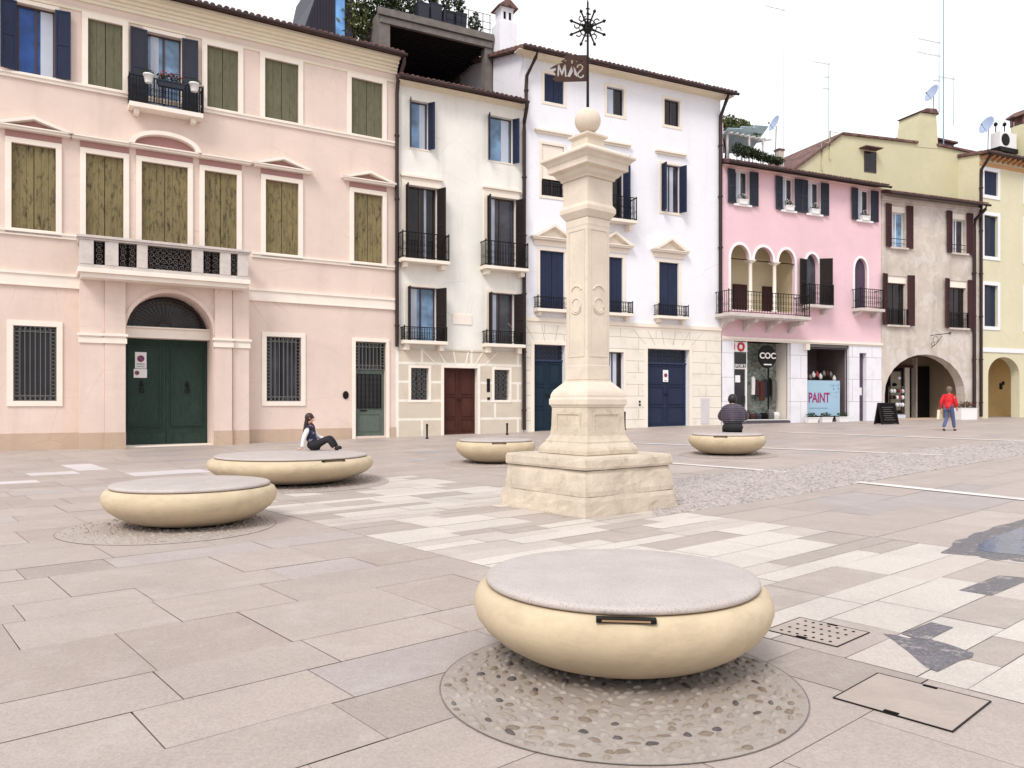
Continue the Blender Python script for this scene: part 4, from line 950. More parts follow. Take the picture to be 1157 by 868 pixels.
a,c=pt(1034,163)[0],pt(1059,165)[0]; zt=Z(1048,128)
MB().prism([(a,Z(1034,166)),(c+.05,Z(1059,168)),(c-.1,zt),(a+.35,zt-.05)],-.02,1.4).build('chimney',M['yellowdark'],B7.e)
MB().prism([(a+.22,zt-.02),(c+.02,zt),(c-.2,zt+.28),((a+c)/2-.1,zt+.22)],-.12,1.5).build('chimney_cap',M['tile'],B7.e)
# purple grey rear roof wall behind the ridge
m_=MB().prism([(U(1058),Z(1058,166)),(U(1112),Z(1112,178)),(U(1112),Z(1112,152)),(U(1058),Z(1058,140))],2.0,2.3); m_.build('dormer_wall',stucco('mauve_grey_render',(136,126,142),.15,.3,(.1,.08,.1),1.2),B7.e)
MB().prism([(U(1058),Z(1058,140)),(U(1112),Z(1112,152)),(U(1112),Z(1112,150)),(U(1058),Z(1058,138))],1.7,4).build('dormer_roof',M['tile'],B7.e)
for (px,py) in ((928,180),(937,168)):
    x,z=pt(px,py); MB().tube([(x+.5,-.05,z+.9),(x,-.05,z+.9),(x,-.05,z-.6)],.035,5).build('vent_pipe',M['yellowdark'],B7.e)
# =================================================================== rooftop things
def on(b,name,u,off,z,label,cat,group=None):
    x,y=b.W(u,off); return empty(name,(x,y,b.z0+z),math.pi/2-b.th,label,cat,group)
rl=random.Random(11)
# terrace deck above the cream house
OFF=3.0
tu0,tu1=B2.U(429,OFF),B2.U(556,OFF); tz0=B2.zavg([(445,27),(552,56)],OFF); tz1=B2.zavg([(432,11),(556,42)],OFF)
T=on(B2,'roof_terrace',0,0,0,'blackened concrete roof terrace overhanging the cream house, with dark slats under its deck','roof terrace')
MB().box(tu0,tu1,OFF,OFF+7.5,tz0+.25,tz1).box(tu0-.1,tu1+.05,OFF-.12,OFF-.001,tz0+.3,tz1+.06).box(tu0,tu1,OFF-.05,OFF+.12,tz0,tz0+.249).build('deck',M['soot'],T)
m_=MB()
for k in range(26): y=OFF+.2+k*.28; m_.box(tu0+.3,tu1,y,y+.1,tz0+.1,tz0+.249)
m_.build('slats',M['blackwood'],T)
MB().box(tu0-.02,tu0+.45,OFF+.001,OFF+.5,tz0-1.6,tz0+.248).box(tu0-.015,tu0+.3,OFF+.51,OFF+7.5,tz0-.9,tz0+.247).build('pillar',M['soot'],T)
MB().box(tu1-.35,tu1-.0,OFF+.01,OFF+.4,tz0-4.2,tz0-.001).build('pillar',M['soot'],T)
MB().box(tu0+.31,tu1,OFF+5.2,OFF+5.4,tz0-3.5,tz0+.09).build('rear_wall',M['blackwood'],T)
m_=MB()
for k in range(7): x=tu1-.05-k*.35; m_.box(x-.012,x+.012,OFF+.1,OFF+.124,tz1,tz1+1.0)
for h in (.35,.65,1.0): m_.box(tu1-2.2,tu1,OFF+.105,OFF+.119,tz1+h-.01,tz1+h+.01)
m_.build('railing',M['iron'],T)
a,c=B2.U(470,OFF+.6),B2.U(527,OFF+.6); w_=(c-a)/4
for k in range(4):
    x=a+w_*(k+.5); t=on(B2,'planter',x,OFF+.7,tz1,['tall dark planter on the roof terrace, leftmost of four','tall dark planter on the roof terrace, second from the left','tall dark planter on the roof terrace, third from the left','tall dark planter on the roof terrace nearest its railing'][k],'planter','dark planters on the roof terrace')
    hh=.95+.1*math.sin(k*2); MB().square([(w_*.36,0),(w_*.44,hh),(w_*.46,hh),(w_*.46,hh+.06),(w_*.4,hh+.06)]).build('pot',M['planter'],t)
    leaves_mb(MB(),(0,0,hh+.6),(w_*.42,.35,.6),260,.09,rl,'s').build('foliage',M['leaf'],t)
for k,(px,wd,hh,lb) in enumerate([(400,.8,1.5,'bushy olive green hedge at the left end of the roof terrace'),(425,.9,1.6,'tall dark hedge behind the corner of the roof terrace'),(450,.9,1.5,'dark green shrub on the terrace left of the planters'),(536,.28,1.3,'thin dark cypress shrub at the right end of the terrace')]):
    x=B2.U(px,OFF+1.2); oz=tz1 if k else tz0-.3
    t=on(B2,'shrub',x,OFF+1.2,oz,lb,'shrub','shrubs on the roof terrace')
    MB().tube([(0,0,0),(.03,0,hh*.5),(0,.03,hh*.9)],[.05,.035,.015],6).build('stem',M['brown'],t)
    leaves_mb(leaves_mb(MB(),(0,0,hh*.55),(wd,.5,hh*.6),900 if wd>.5 else 300,.1,rl,'s'),(0,0,hh*.2),(wd,.4,.3),200,.1,rl).build('foliage',M['leaf2'] if k==0 else M['leaf'],t)
# dark clad rooftop room behind the palazzo
of=4.0
T=on(B1,'rooftop_room',0,0,0,'dark metal clad rooftop room with slanted side behind the palazzo eave','rooftop room')
p=lambda px,py:(B1.U(px,of),B1.Z(px,py,of))
P_=[p(337,60),p(345,28),p(358,-8),p(365,-40),p(398,-40),p(398,60)]
m_=MB().prism([P_[0],P_[5],P_[4],P_[3],P_[2],P_[1]],of,of+4); m_.build('wall',M['darkclad'],T)
m_=MB(); 
for k in range(9): 
    px=350+k*3.2; q=p(px,0); m_.box(q[0]-.015,q[0]+.015,of-.04,of-.001,p(px,45)[1],p(px,max(-40,28-(px-345)*2.6))[1])
m_.build('standing_seam',M['darkclad'],T)
q=p(379,40); q2=p(389,-30); MB().box(q[0],q2[0],of-.05,of-.002,q[1],q2[1]).build('door_pane',M['glassblue'] if False else glass('light_blue_glass',(110,160,215)),T)
# white chimney turret beside the terrace
q=B3.U(566,3); z=B3.Z(574,60,3); ztp=B3.Z(574,17,3)
t=on(B3,'chimney_turret',B3.U(572,2.6),2.8,z,'white plaster chimney turret with small gabled tile cap beside the roof terrace','chimney')
h=ztp-z; MB().square([(.42,-.6),(.42,h*.62),(.30,h*.66),(.30,h),(.36,h+.02)]).build('shaft',M['whitewall'],t)
MB().prism([(-.5,h+.02),(.5,h+.02),(0,h+.42)],-.45,.45).build('cap',M['tile'],t)
m_=MB(); [m_.box(x-.05,x+.05,-.32,-.301,h*.72,h*.9) for x in (-.13,.13)]; m_.build('smoke_vent',M['dark'],t)
# pergola with vine on the rose house
of=1.8
T=on(B4,'pergola',B4.U(820,of),of,B4.Z(830,178,of),'rooftop pergola with pale blue translucent sheets and vine beside the tall white palazzo','pergola')
sx=B4.U(872,of)-B4.U(820,of); zz=lambda py:B4.Z(840,py,of)-B4.Z(830,178,of)
m_=MB()
for x in (.1,sx*.5,sx*.8):
    for y in (0,1.6): m_.box(x-.04,x+.04,y-.04,y+.04,-.6,zz(152))
for k in range(8): x=.1+k*sx*.12; m_.bbox((x,.8,zz(151)),(.06,2.4,.08),Matrix.Rotation(R(10),3,'X'))
m_.build('frame',M['whiteframe'],T)
gl=plain('pale_blue_translucent_sheet',(196,226,236),.3,.15,0,2,.05)
for k in range(3):
    m_=MB().bbox((.35+k*sx*.29,.5,zz(158)+.14*k),(sx*.34,1.8,.02),Matrix.Rotation(R(-24-5*k),3,'X')@Matrix.Rotation(R(-8),3,'Y')); m_.build('roof_sheet',gl,T)
MB().box(-.75,-.0,.2,.5,-1,zz(141)).build('party_wall',M['rosewall'],T)
v=MB(); leaves_mb(v,(sx*.32,.6,zz(141)),(sx*.40,.8,.42),1500,.085,rl,'s'); leaves_mb(v,(.4,.3,zz(137)),(.5,.4,.3),350,.08,rl,'s'); leaves_mb(v,(sx*.6,.6,zz(147)),(sx*.28,.6,.22),450,.08,rl,'s')
vine=on(B4,'vine',B4.U(820,of),of,B4.Z(830,178,of),'dense dark green vine spreading over the top of the rooftop pergola','vine')
v.build('foliage',M['leaf2'],vine); MB().tube([(.2,.3,-.5),(.25,.3,.4),(.15,.35,1.0),(.5,.5,zz(145)),(1.5,.5,zz(143))],[.05,.04,.035,.03,.02],6).build('stem',M['brown'],vine)
v=MB(); [leaves_mb(v,(.3+k*.5,-.6,.12+.1*rl.random()-.05*k),(.4,.3,.35-.03*k),320,.07,rl,'s') for k in range(6)]
hd=on(B4,'hedge',B4.U(820,of),of,B4.Z(830,178,of),'low dark hedge along the rose roof under the blue pergola sheets','hedge'); v.build('foliage',M['leaf'],hd)
m_=MB(); [m_.tube([(.2+k*.5,-.6,-.5),(.22+k*.5,-.58,.1)],.02,5) for k in range(6)]; m_.build('stem',M['brown'],hd)
t=on(B4,'chimney',B4.U(880.5,1.5),1.5,B4.Z(880,184,1.5),'small brick chimney on the rose house roof beside a dish antenna','chimney')
MB().square([(.16,-.3),(.16,.6)]).build('shaft',M['greywall'],t); MB().square([(.2,.601),(.2,.68)]).build('cap',M['tile'],t)

def dish(b,px,py,off,r,label,yaw,mast=1.0,name='satellite_dish'):
    u=b.U(px,off); z=b.Z(px,py,off); t=on(b,name,u,off,z-mast,label,'satellite dish','satellite dishes on the roofs')
    m_=MB(); pr=[(.01,0)]+[(r*k/6,r*.22*(k/6)**2) for k in range(1,7)]; pr2=pr+[(r*1.02,r*.22),(r*.99,r*.2)]
    m_.lathe(pr2,n=28,closed_top=False,closed_bot=False)
    o=m_.build('reflector',plain('pale_blue_grey_dish',(160,174,200),.5,.08,.1,3,.05),t); o.location=(0,0,mast); o.rotation_euler=(R(68),0,yaw); o.scale=(.88,1,1)
    d=Matrix.Rotation(yaw,3,'Z')@Matrix.Rotation(R(68),3,'X')@Vector((0,0,1)); f=Vector((0,0,mast))+d*r*1.0-Vector((0,0,r*.35))
    m_=MB().tube([(0,0,mast)-d*.0 if False else Vector((0,0,mast-r*.8))+d*.05,f],.012,5); m_.bbox(f,(.06,.06,.08)); m_.build('feed_arm',M['ironlt'],t)
    MB().tube([(0,0,-.6),(0,.0,mast-r*.2)-(Vector(d)*0) if False else Vector((0,0,mast-r*.2))-d*.06],.022,6).build('mast',M['ironlt'],t)
dish(B4,876,140,1.6,.42,'pale satellite dish standing on the rose house roof beside the pergola',R(-98),1.3)
dish(B7,1054,106,.6,.50,'satellite dish on the mast above the yellow chimney stump',R(-95),1.1)
dish(B6,1116,142,1.2,.52,'satellite dish beside the air conditioner on the yellow roof',R(-95),1.2)
def antenna(b,px,pt_,pb,off,label,els=(),r=.018,cyan=False):
    u=b.U(px,off); z0=b.Z(px,pb,off); z1=b.Z(px,pt_,off); t=on(b,'antenna_mast',u,off,z0,label,'antenna','antenna masts above the roofs')
    MB().tube([(0,0,0),(0,0,z1-z0)],[r*1.2,r*.7],6).build('mast',plain('blue_grey_mast',(130,160,170),.5,.1,.2),t)
    for (py,L,nn) in els:
        zz_=b.Z(px,py,off)-z0; m_=MB().tube([(-L,0,zz_),(L*.12,0,zz_+.02)],.010,5)
        for k in range(nn): x=-L+L*k/max(1,nn-1)*.95; m_.tube([(x,-.22,zz_),(x,.22,zz_)],.006,4)
        m_.build('aerial',M['ironlt'],t)
antenna(B7,1066,-60,165,1.5,'tallest thin antenna mast rising out of the picture behind the chimney stump',(),.03)
antenna(B7,1061,46,127,1.0,'antenna mast with two long aerials on the yellow chimney stump',((49,1.6,9),(64,1.7,9),(92,.5,4)))
antenna(B7,1077,86,142,2.1,'short antenna mast with one aerial behind the mauve dormer wall',((90,1.2,6),))
antenna(B7,936,70,160,3.5,'faint thin antenna mast standing over the yellow gable',((73,1.1,5),(88,.3,3),(101,.4,3)),.014)
antenna(B4,885,10,184,3.0,'very thin tall antenna mast behind the rose house chimney',((12,1.2,4),),.010)
of=1.2
t=on(B6,'air_conditioner',B6.U(1134,of),of,B6.Z(1134,169,of),'white air conditioner unit on a dark rack on the yellow roof','air conditioner')
MB().box(-.75,.75,-.3,.3,0,.92).build('casing',M['white'],t,bevel=.03)
o=MB().lathe([(.36,0),(.36,.02),(.30,.03),(.05,.02)],n=28).build('fan_grille',M['iron'],t); o.rotation_euler=(R(90),0,0); o.location=(-.28,-.301,.46)
o=MB().box(-.8,.8,-.35,.35,-.25,-.001).build('rack',M['iron'],t)
for k,(px,pt_) in enumerate(((1125,139),(1135,139))):
    t=on(B6,'vent_pipe',B6.U(px,2),2.0,B6.Z(px,152,2),['thin roof vent pipe behind the air conditioner, nearer the dish','thin roof vent pipe behind the air conditioner, farther from the dish'][k],'vent pipe','vent pipes on the yellow roof')
    MB().tube([(0,0,-.5),(0,0,.55)],.03,6).build('pipe',M['iron'],t); MB().lathe([(.05,.5),(.11,.56),(.11,.66),(.03,.74)],n=10).build('cowl',M['iron'],t)
t=on(B6,'chimney',B6.U(1155,1.0),1.0,B6.Z(1155,172,1),'yellow chimney with tiled louvred cap at the right edge above the yellow house','chimney')
hh=B6.Z(1155,143,1)-B6.Z(1155,172,1); MB().square([(.42,-.5),(.42,hh)]).build('shaft',M['yellowdark'],t)
m_=MB(); [m_.box(x-.07,x+.07,y-.07,y+.07,hh,hh+.5) for x in (-.38,0,.38) for y in (-.38,.38)]; m_.box(-.3,.3,-.3,.3,hh,hh+.49); m_.build('smoke_vent',M['tile'],t)
MB().square([(.62,hh+.5),(.6,hh+.58),(.3,hh+.85),(.05,hh+.95)]).build('cap',M['tile'],t)
# power lines of the flag etc: none

# =================================================================== flower boxes and things leaning on the houses
def flower_box(name,loc,rz,w,d,h,mbox,label,cat='flower box',group=None,flowers=None,n=120,fh=.16,taper=.85):
    t=empty(name,loc,rz,label,cat,group)
    MB().add([(-w/2*taper,-d/2*taper,0),(w/2*taper,-d/2*taper,0),(w/2*taper,d/2*taper,0),(-w/2*taper,d/2*taper,0),(-w/2,-d/2,h),(w/2,-d/2,h),(w/2,d/2,h),(-w/2,d/2,h)],[(0,3,2,1),(4,5,6,7),(0,1,5,4),(1,2,6,5),(2,3,7,6),(3,0,4,7)]) if False else None
    m_=MB(); m_.add([(-w/2*taper,-d/2*taper,0),(w/2*taper,-d/2*taper,0),(w/2*taper,d/2*taper,0),(-w/2*taper,d/2*taper,0),(-w/2,-d/2,h),(w/2,-d/2,h),(w/2,d/2,h),(-w/2,d/2,h)],[(0,3,2,1),(4,5,6,7),(0,1,5,4),(1,2,6,5),(2,3,7,6),(3,0,4,7)])
    m_.box(-w/2-.015,w/2+.015,-d/2-.015,-d/2+.0,h-.03,h+.01); m_.build('box',mbox,t)
    leaves_mb(MB(),(0,0,h+fh*.5),(w*.5,d*.5,fh*.7),n,.035+w*.015,rl,'s').build('foliage',M['leaf'],t)
    if flowers: leaves_mb(MB(),(0,-d*.1,h+fh*.8),(w*.48,d*.5,fh*.6),int(n*.45),.03+w*.01,rl,'s').build('flowers',flowers,t)
    return t
r=top[2]; zz=r[2]+.62
def bloc(b,u,off,z): x,y=b.W(u,off); return (x,y,b.z0+z)
for u_,lb in ((r[0]-.02,'white flower pot hung at the left of the iron balcony rail'),(r[1]+.30,'white flower pot hung at the right of the iron balcony rail')):
    t=empty('flower_pot',bloc(B1,u_,-.62,zz-.02),math.pi/2-B1.th,lb,'flower pot','white pots on the palazzo balcony')
    MB().lathe([(.10,0),(.15,.22),(.165,.22),(.165,.27),(.14,.27)],n=16).build('pot',M['white'],t); leaves_mb(MB(),(0,0,.3),(.2,.15,.1),70,.05,rl,'s').build('foliage',M['leaf'],t)
flower_box('flower_box',bloc(B1,(r[0]+r[1])/2+.12,-.62,zz-.05),math.pi/2-B1.th,.85,.2,.18,M['slate'],'dark flower box of red flowers between two white pots on the balcony','flower box',None,M['petal'],200,.26)
for i,(r,lb) in enumerate(zip(q0s if 'q0s' in globals() else [],[])): pass
r4=B4.row([(829.5,846,194,233),(883,897,201,238.5),(911.5,926.5,205,241.5),(968,983,214.5,249.5)])
for i,(r,lb) in enumerate(zip(r4,['white flower box on the leftmost upper sill of the rose house','white flower box on the second upper sill of the rose house','white flower box on the third upper sill of the rose house','white flower box on the rightmost upper sill of the rose house'])):
    flower_box('flower_box',bloc(B4,(r[0]+r[1])/2-.02,-.10,r[2]+.002),math.pi/2-B4.th,.56,.2,.22,M['white'],lb,'flower box','white flower boxes on the rose house sills',M['petalw'] if i else M['petalw'],90,.25)
for i,(px,lb) in enumerate(((917,'white planter at the left under the shop poster'),(933,'white planter in the middle under the shop poster'),(952,'white planter at the right by the shop shelves'))):
    u=B4.U(px,-.35); x,y=B4.W(u,-.35); flower_box('planter',(x,y,g(x,y)),math.pi/2-B4.th,.72,.26,.26,M['white'],lb,'planter','white planters in front of the poster shop',None,150,.2)
u=B5.U(1090.5,-1.0); x,y=B5.W(u,-1.0); flower_box('planter',(x,y,g(x,y)),math.pi/2-B5.th,1.2,.5,.62,M['white'],'large white square planter with dark plants beside the shop archway','planter',None,M['petal'],220,.28,.96)
# chalkboard
x,y,z=ground_at(1001.5,479.5); cb=empty('sandwich_board',(x,y,z),R(14),'black A-frame chalkboard standing on the pavement between rose house and archway','sandwich board')
for s in (-1,1):
    o=MB().box(-.45,.45,-.02,.02,.04,1.02).build('board',M['dark'],cb); o.rotation_euler=(R(14)*s,0,0); o.location=(0,.25*s,0)
    fr=MB(); frame_mb(-.42,.42,.08,.98,.045,-.03,.03,mb=fr); fr.box(-.46,-.40,-.03,.03,0,.04).box(.40,.46,-.03,.03,0,.04); f=fr.build('frame',M['blackwood'],cb); f.rotation_euler=(R(14)*s,0,0); f.location=(0,.25*s,0)
m_=MB()
for k in range(7): m_.box(-.3+.05*(k%2),.3-.07*(k%3),-.0245,-.021,.2+k*.1,.215+k*.1)
o=m_.build('chalk_line',M['ironlt'],cb); o.rotation_euler=(-R(14),0,0); o.location=(0,-.25,0)
# display rack in the archway
u=B5.U(1012,.9); x,y=B5.W(u,.9); t=empty('display_rack',(x,y,g(x,y)+.05),math.pi/2-B5.th,'tall rack of small goods in the left of the shop archway','display rack')
m_=MB(); [m_.box(a-.02,a+.02,-.02,.02,0,1.75) for a in (-.5,.5)]; [m_.box(-.5,.5,-.18,.02,zz,zz+.02) for zz in (.25,.65,1.05,1.4,1.73)]; m_.build('frame',M['ironlt'],t)
for zz in (.27,.67,1.07,1.42):
    for k in range(5): MB().square([(.05,0),(.08,.1),(.03,.2)]).build('goods',rj.choice([M['white'],M['dark'],M['petal'],M['brown'],M['curtain']]),t,loc=(-.4+k*.2,-.08,zz))
MB().box(-.5,.5,-.2,-.18,.02,.22).build('base_panel',M['curtain'],t)
# bollards
for k,(px,pb,pt_,lb) in enumerate(((482.5,496,479,'short dark iron bollard on the pavement left of the brown door'),(573,491.5,478,'short dark iron bollard right of the brown door'),(706,486,465,'taller thin dark bollard between stone column and right navy door'))):
    x,y,z=ground_at(px,pb); hh=(pb-pt_)/F*y; t=empty('bollard',(x,y,z),0,lb,'bollard','dark bollards along the houses')
    MB().lathe([(.06,0),(.06,.04),(.035,.06),(.035,hh*.85),(.05,hh*.87),(.05,hh*.9)],n=12).build('post',M['iron'],t); MB().lathe([(.03,hh*.9),(.045,hh*.94),(.03,hh*.99),(.005,hh)],n=12).build('cap',M['iron'],t)

# =================================================================== the ground
def colored_mesh(name,vs,fs,cols,m,kind='structure',smooth=False,label=None):
    me=bpy.data.meshes.new(name); me.from_pydata(vs,[],fs); me.update()
    at=me.color_attributes.new('tone','FLOAT_COLOR','CORNER'); buf=[]
    for f,c in zip(fs,cols): buf+= (list(c)+[1])*len(f)
    at.data.foreach_set('color',buf); me.polygons.foreach_set('use_smooth',[smooth]*len(fs)); me.materials.append(m)
    o=bpy.data.objects.new(name,me); C.objects.link(o); o['kind']=kind
    return o
def tone_mat(name,rough=.55,sp_=60,var=.12,bump=.25,rvar=.2,spec=.5,blot=.12):
    n=NT(name); a=n.n.new('ShaderNodeAttribute'); a.attribute_name='tone'
    c=n.mix(a.outputs['Color'],(0,0,0),n.ramp(n.noise(sp_,detail=4,rough=.8),[(.38,var),(.62,0)]))
    c=n.mix(c,(.20,.17,.16),n.ramp(n.noise(.55,detail=8,rough=.7,dist=.3),[(.48,0),(.75,blot)]))
    c=n.mix(c,(.6,.56,.52),n.ramp(n.noise(2.3,detail=8,rough=.75),[(.52,0),(.8,blot*1.3)]))
    c=n.mix(c,(.10,.08,.07),n.ramp(n.vor(7,n.mapped((1,1,1))),[(.0,.35),(.045,0)]))
    n.color(c); r=n.n.new('ShaderNodeMapRange'); n.l.new(n.noise(.9,detail=5),r.inputs[0]); r.inputs[3].default_value=rough-rvar; r.inputs[4].default_value=rough+rvar
    n.rough(r.outputs[0]); n.bump(n.noise(sp_*1.3,detail=6,rough=.7),bump,.006); n.b.inputs['Specular IOR Level'].default_value=spec
    return n.m
M['paving']=tone_mat('trachyte_paving',.55,60,.22,.7,.12,.45,.30)
M['pebble']=tone_mat('pebbles_in_mortar',.6,50,.2,.5,.1,.4,.3)
M['mortar']=stone('paving_joint_sand',(148,136,127),.2,3,.3,.3,.9)
n=NT('white_istrian_strip'); n.color(n.mix(lin((224,216,212)),lin((194,184,180)),n.ramp(n.noise(1.2,detail=8,rough=.7),[(.4,0),(.7,1)]))); n.rough(.6); M['strip']=n.m
# base sheet to the horizon
xs=[-600,-300,-150,-80,-50]+[-40+k*1.0 for k in range(101)]+[80,120,200,400,700]; ys=[-300,-100,-40,-20]+[-10+k*1.0 for k in range(91)]+[100,140,200,400,800]
vs=[(x,y,g(x,y)-.012) for y in ys for x in xs]; nx=len(xs)
fs=[(j*nx+i,j*nx+i+1,(j+1)*nx+i+1,(j+1)*nx+i) for j in range(len(ys)-1) for i in range(nx-1)]
MB_=MB(); MB_.add(vs,fs,True); o=MB_.build('ground',M['mortar']); o['kind']='structure'
# slabs
TH=R(40.5); ex=Vector((math.cos(TH),math.sin(TH))); ey=Vector((-math.sin(TH),math.cos(TH)))
def ab(x,y): return (x*ex.x+y*ex.y, x*ey.x+y*ey.y)
def xy(a,b): return (a*ex.x+b*ey.x, a*ex.y+b*ey.y)
rp=random.Random(5)
darks=[]
forced=[ab(*ground_at(px,py).xy) for px,py in ((25,545),(52,536),(120,530),(150,536),(182,534),(90,525))]
base=lin((182,168,160)); V=[];Fc=[];Cc=[]
def slab_(a0,a1,b0,b1,c):
    n=max(1,int((a1-a0)/1.6)); j=.0028; dz=rp.uniform(-.0014,.0014)
    x,y=xy((a0+a1)/2,(b0+b1)/2)
    if not(-34<x<46 and -6<y<62): return
    for k in range(n):
        p0=a0+(a1-a0)*k/n+(j if k==0 else 0); p1=a0+(a1-a0)*(k+1)/n-(j if k==n-1 else 0); o=len(V)
        for (p,q) in ((p0,b0+j),(p1,b0+j),(p1,b1-j),(p0,b1-j)):
            X,Y=xy(p+rp.uniform(-.0015,.0015),q+rp.uniform(-.0015,.0015)); V.append((X,Y,g(X,Y)+.004+dz))
        Fc.append((o,o+1,o+2,o+3)); Cc.append(c)
def tone(zone,a,b):
    k=rp.random(); v=rp.uniform(.95,1.04)
    if zone=='band':
        if k<.46: c=lin((214,204,195)); v=rp.uniform(.92,1.03)
        elif k<.66: c=lin((200,188,180))
        else: c=lin((180,167,159))
    elif zone=='left':
        c=base if k<.66 else lin((177,162,153)) if k<.82 else lin((180,168,164)) if k<.96 else lin((170,157,149))
    else: c=base if k<.75 else lin((188,174,166)) if k<.9 else lin((174,163,160))
    return tuple(x*v for x in c)
def zone_fill(zone,A0,A1,B0,B1,ws,ls):
    b=B0
    while b<B1:
        w=rp.choice(ws); a=A0-rp.uniform(0,1) if zone=='left' else A0
        while a<A1-.001:
            L=rp.uniform(*ls); a1=a+L
            if A1-a1<ls[0]*.6: a1=A1
            c=tone(zone,(a+a1)/2,b+w/2)
            for (da,db) in darks:
                if a<=da<a1 and b<=db<b+w: c=lin((112,110,120))
            for (da,db) in forced:
                if a<=da<a1 and b<=db<b+w: c=lin((216,208,208))
            slab_(a,min(a1,A1),b,b+w,c); a=a1
        b+=w
SA,SB=4.6,9.0
zone_fill('left',-46,SA,-12,60,(.55,.75,.95,.95),(.7,1.55))
zone_fill('band',SA,SB,-8,14.0,(.26,.34,.42,.5),(.5,1.5))
zone_fill('left2' if False else 'right',SA,SB,14.0,60,(.6,.8,.95),(.8,1.8))
zone_fill('right',SB,75,-45,60,(.6,.8,.95),(.8,1.8))
colored_mesh('stone_paving',V,Fc,Cc,M['paving'])
def ground_strip(name,px0,px1,w,m,lift):
    A=ground_at(*px0); B=ground_at(*px1); d=(B-A); n=max(2,int(d.length/1.0)); nrm=Vector((-d.y,d.x,0)).normalized()*w/2; v=[];f=[]
    for k in range(n+1):
        p=A+d*k/n
        for s in (-1,1): q=p+nrm*s; v.append((q.x,q.y,g(q.x,q.y)+lift))
    f=[(2*i,2*i+1,2*i+3,2*i+2) for i in range(n)]; mb=MB(); mb.add(v,f); mb.v=[tuple(q) for q in v]; o=mb.build(name,m); o['kind']='structure'
    me=o.data; me.flip_normals() if me.polygons[0].normal.z<0 else None
    return o
# pebbled carriageway
topl=[(740,542),(880,530),(1000,512),(1157,497),(1290,487)]; botl=[(740,584),(880,563),(1000,541),(1157,514),(1290,502)]
def plerp(pl,t):
    t*=len(pl)-1; i=min(int(t),len(pl)-2); f=t-i; return (pl[i][0]+(pl[i+1][0]-pl[i][0])*f,pl[i][1]+(pl[i+1][1]-pl[i][1])*f)
def pebble(V,Fc,Cc,x,y,z,a,b,h,rot,c,seg=7):
    jr=[rp.uniform(.8,1.15) for _ in range(seg)]
    o=len(V); V.append((x,y,z+h)); ca,sa=math.cos(rot),math.sin(rot)
    for (k,hh) in ((.65,.75),(1.0,0)):
        for q in range(seg):
            t=2*math.pi*q/seg; X=a*k*math.cos(t)*jr[q]; Y=b*k*math.sin(t)*jr[q]; V.append((x+X*ca-Y*sa,y+X*sa+Y*ca,z+h*hh))
    for q in range(seg): Fc.append((o,o+1+q,o+1+(q+1)%seg)); Cc.append(c); Fc.append((o+1+q,o+1+seg+q,o+1+seg+(q+1)%seg,o+1+(q+1)%seg)); Cc.append(c)
V=[];Fc=[];Cc=[]; N=40;K=10
for i in range(N+1):
    for j in range(K+1):
        t=i/N; p=plerp(topl,t); q=plerp(botl,t); P0=ground_at(*p); P1=ground_at(*q); w=P0.lerp(P1,j/K); V.append((w.x,w.y,g(w.x,w.y)+.009))
for i in range(N):
    for j in range(K): Fc.append((i*(K+1)+j,i*(K+1)+j+1,(i+1)*(K+1)+j+1,(i+1)*(K+1)+j)); Cc.append(lin((180,169,164)))
for _ in range(12000):
    t=rp.random()**1.3; p=plerp(topl,t); q=plerp(botl,t); w=ground_at(*p).lerp(ground_at(*q),rp.random()); k=rp.random(); tn=lin((168,157,153)) if k<.5 else lin((188,177,173)) if k<.9 else lin((140,130,130))
    pebble(V,Fc,Cc,w.x,w.y,g(w.x,w.y)+.006,rp.uniform(.03,.06),rp.uniform(.022,.038),.016,rp.uniform(0,3.14),tn,6)
colored_mesh('pebble_paving',V,Fc,Cc,M['pebble'],smooth=False)
for k,(p0,p1,w) in enumerate((((744,523),(889,534),.22),((700,500.5),(1068,515),.25),((968,545.4),(1290,579),.26),((880,488.5),(1290,504),.3))):
    ground_strip('white_stone_strip',p0,p1,w,M['strip'],.016)
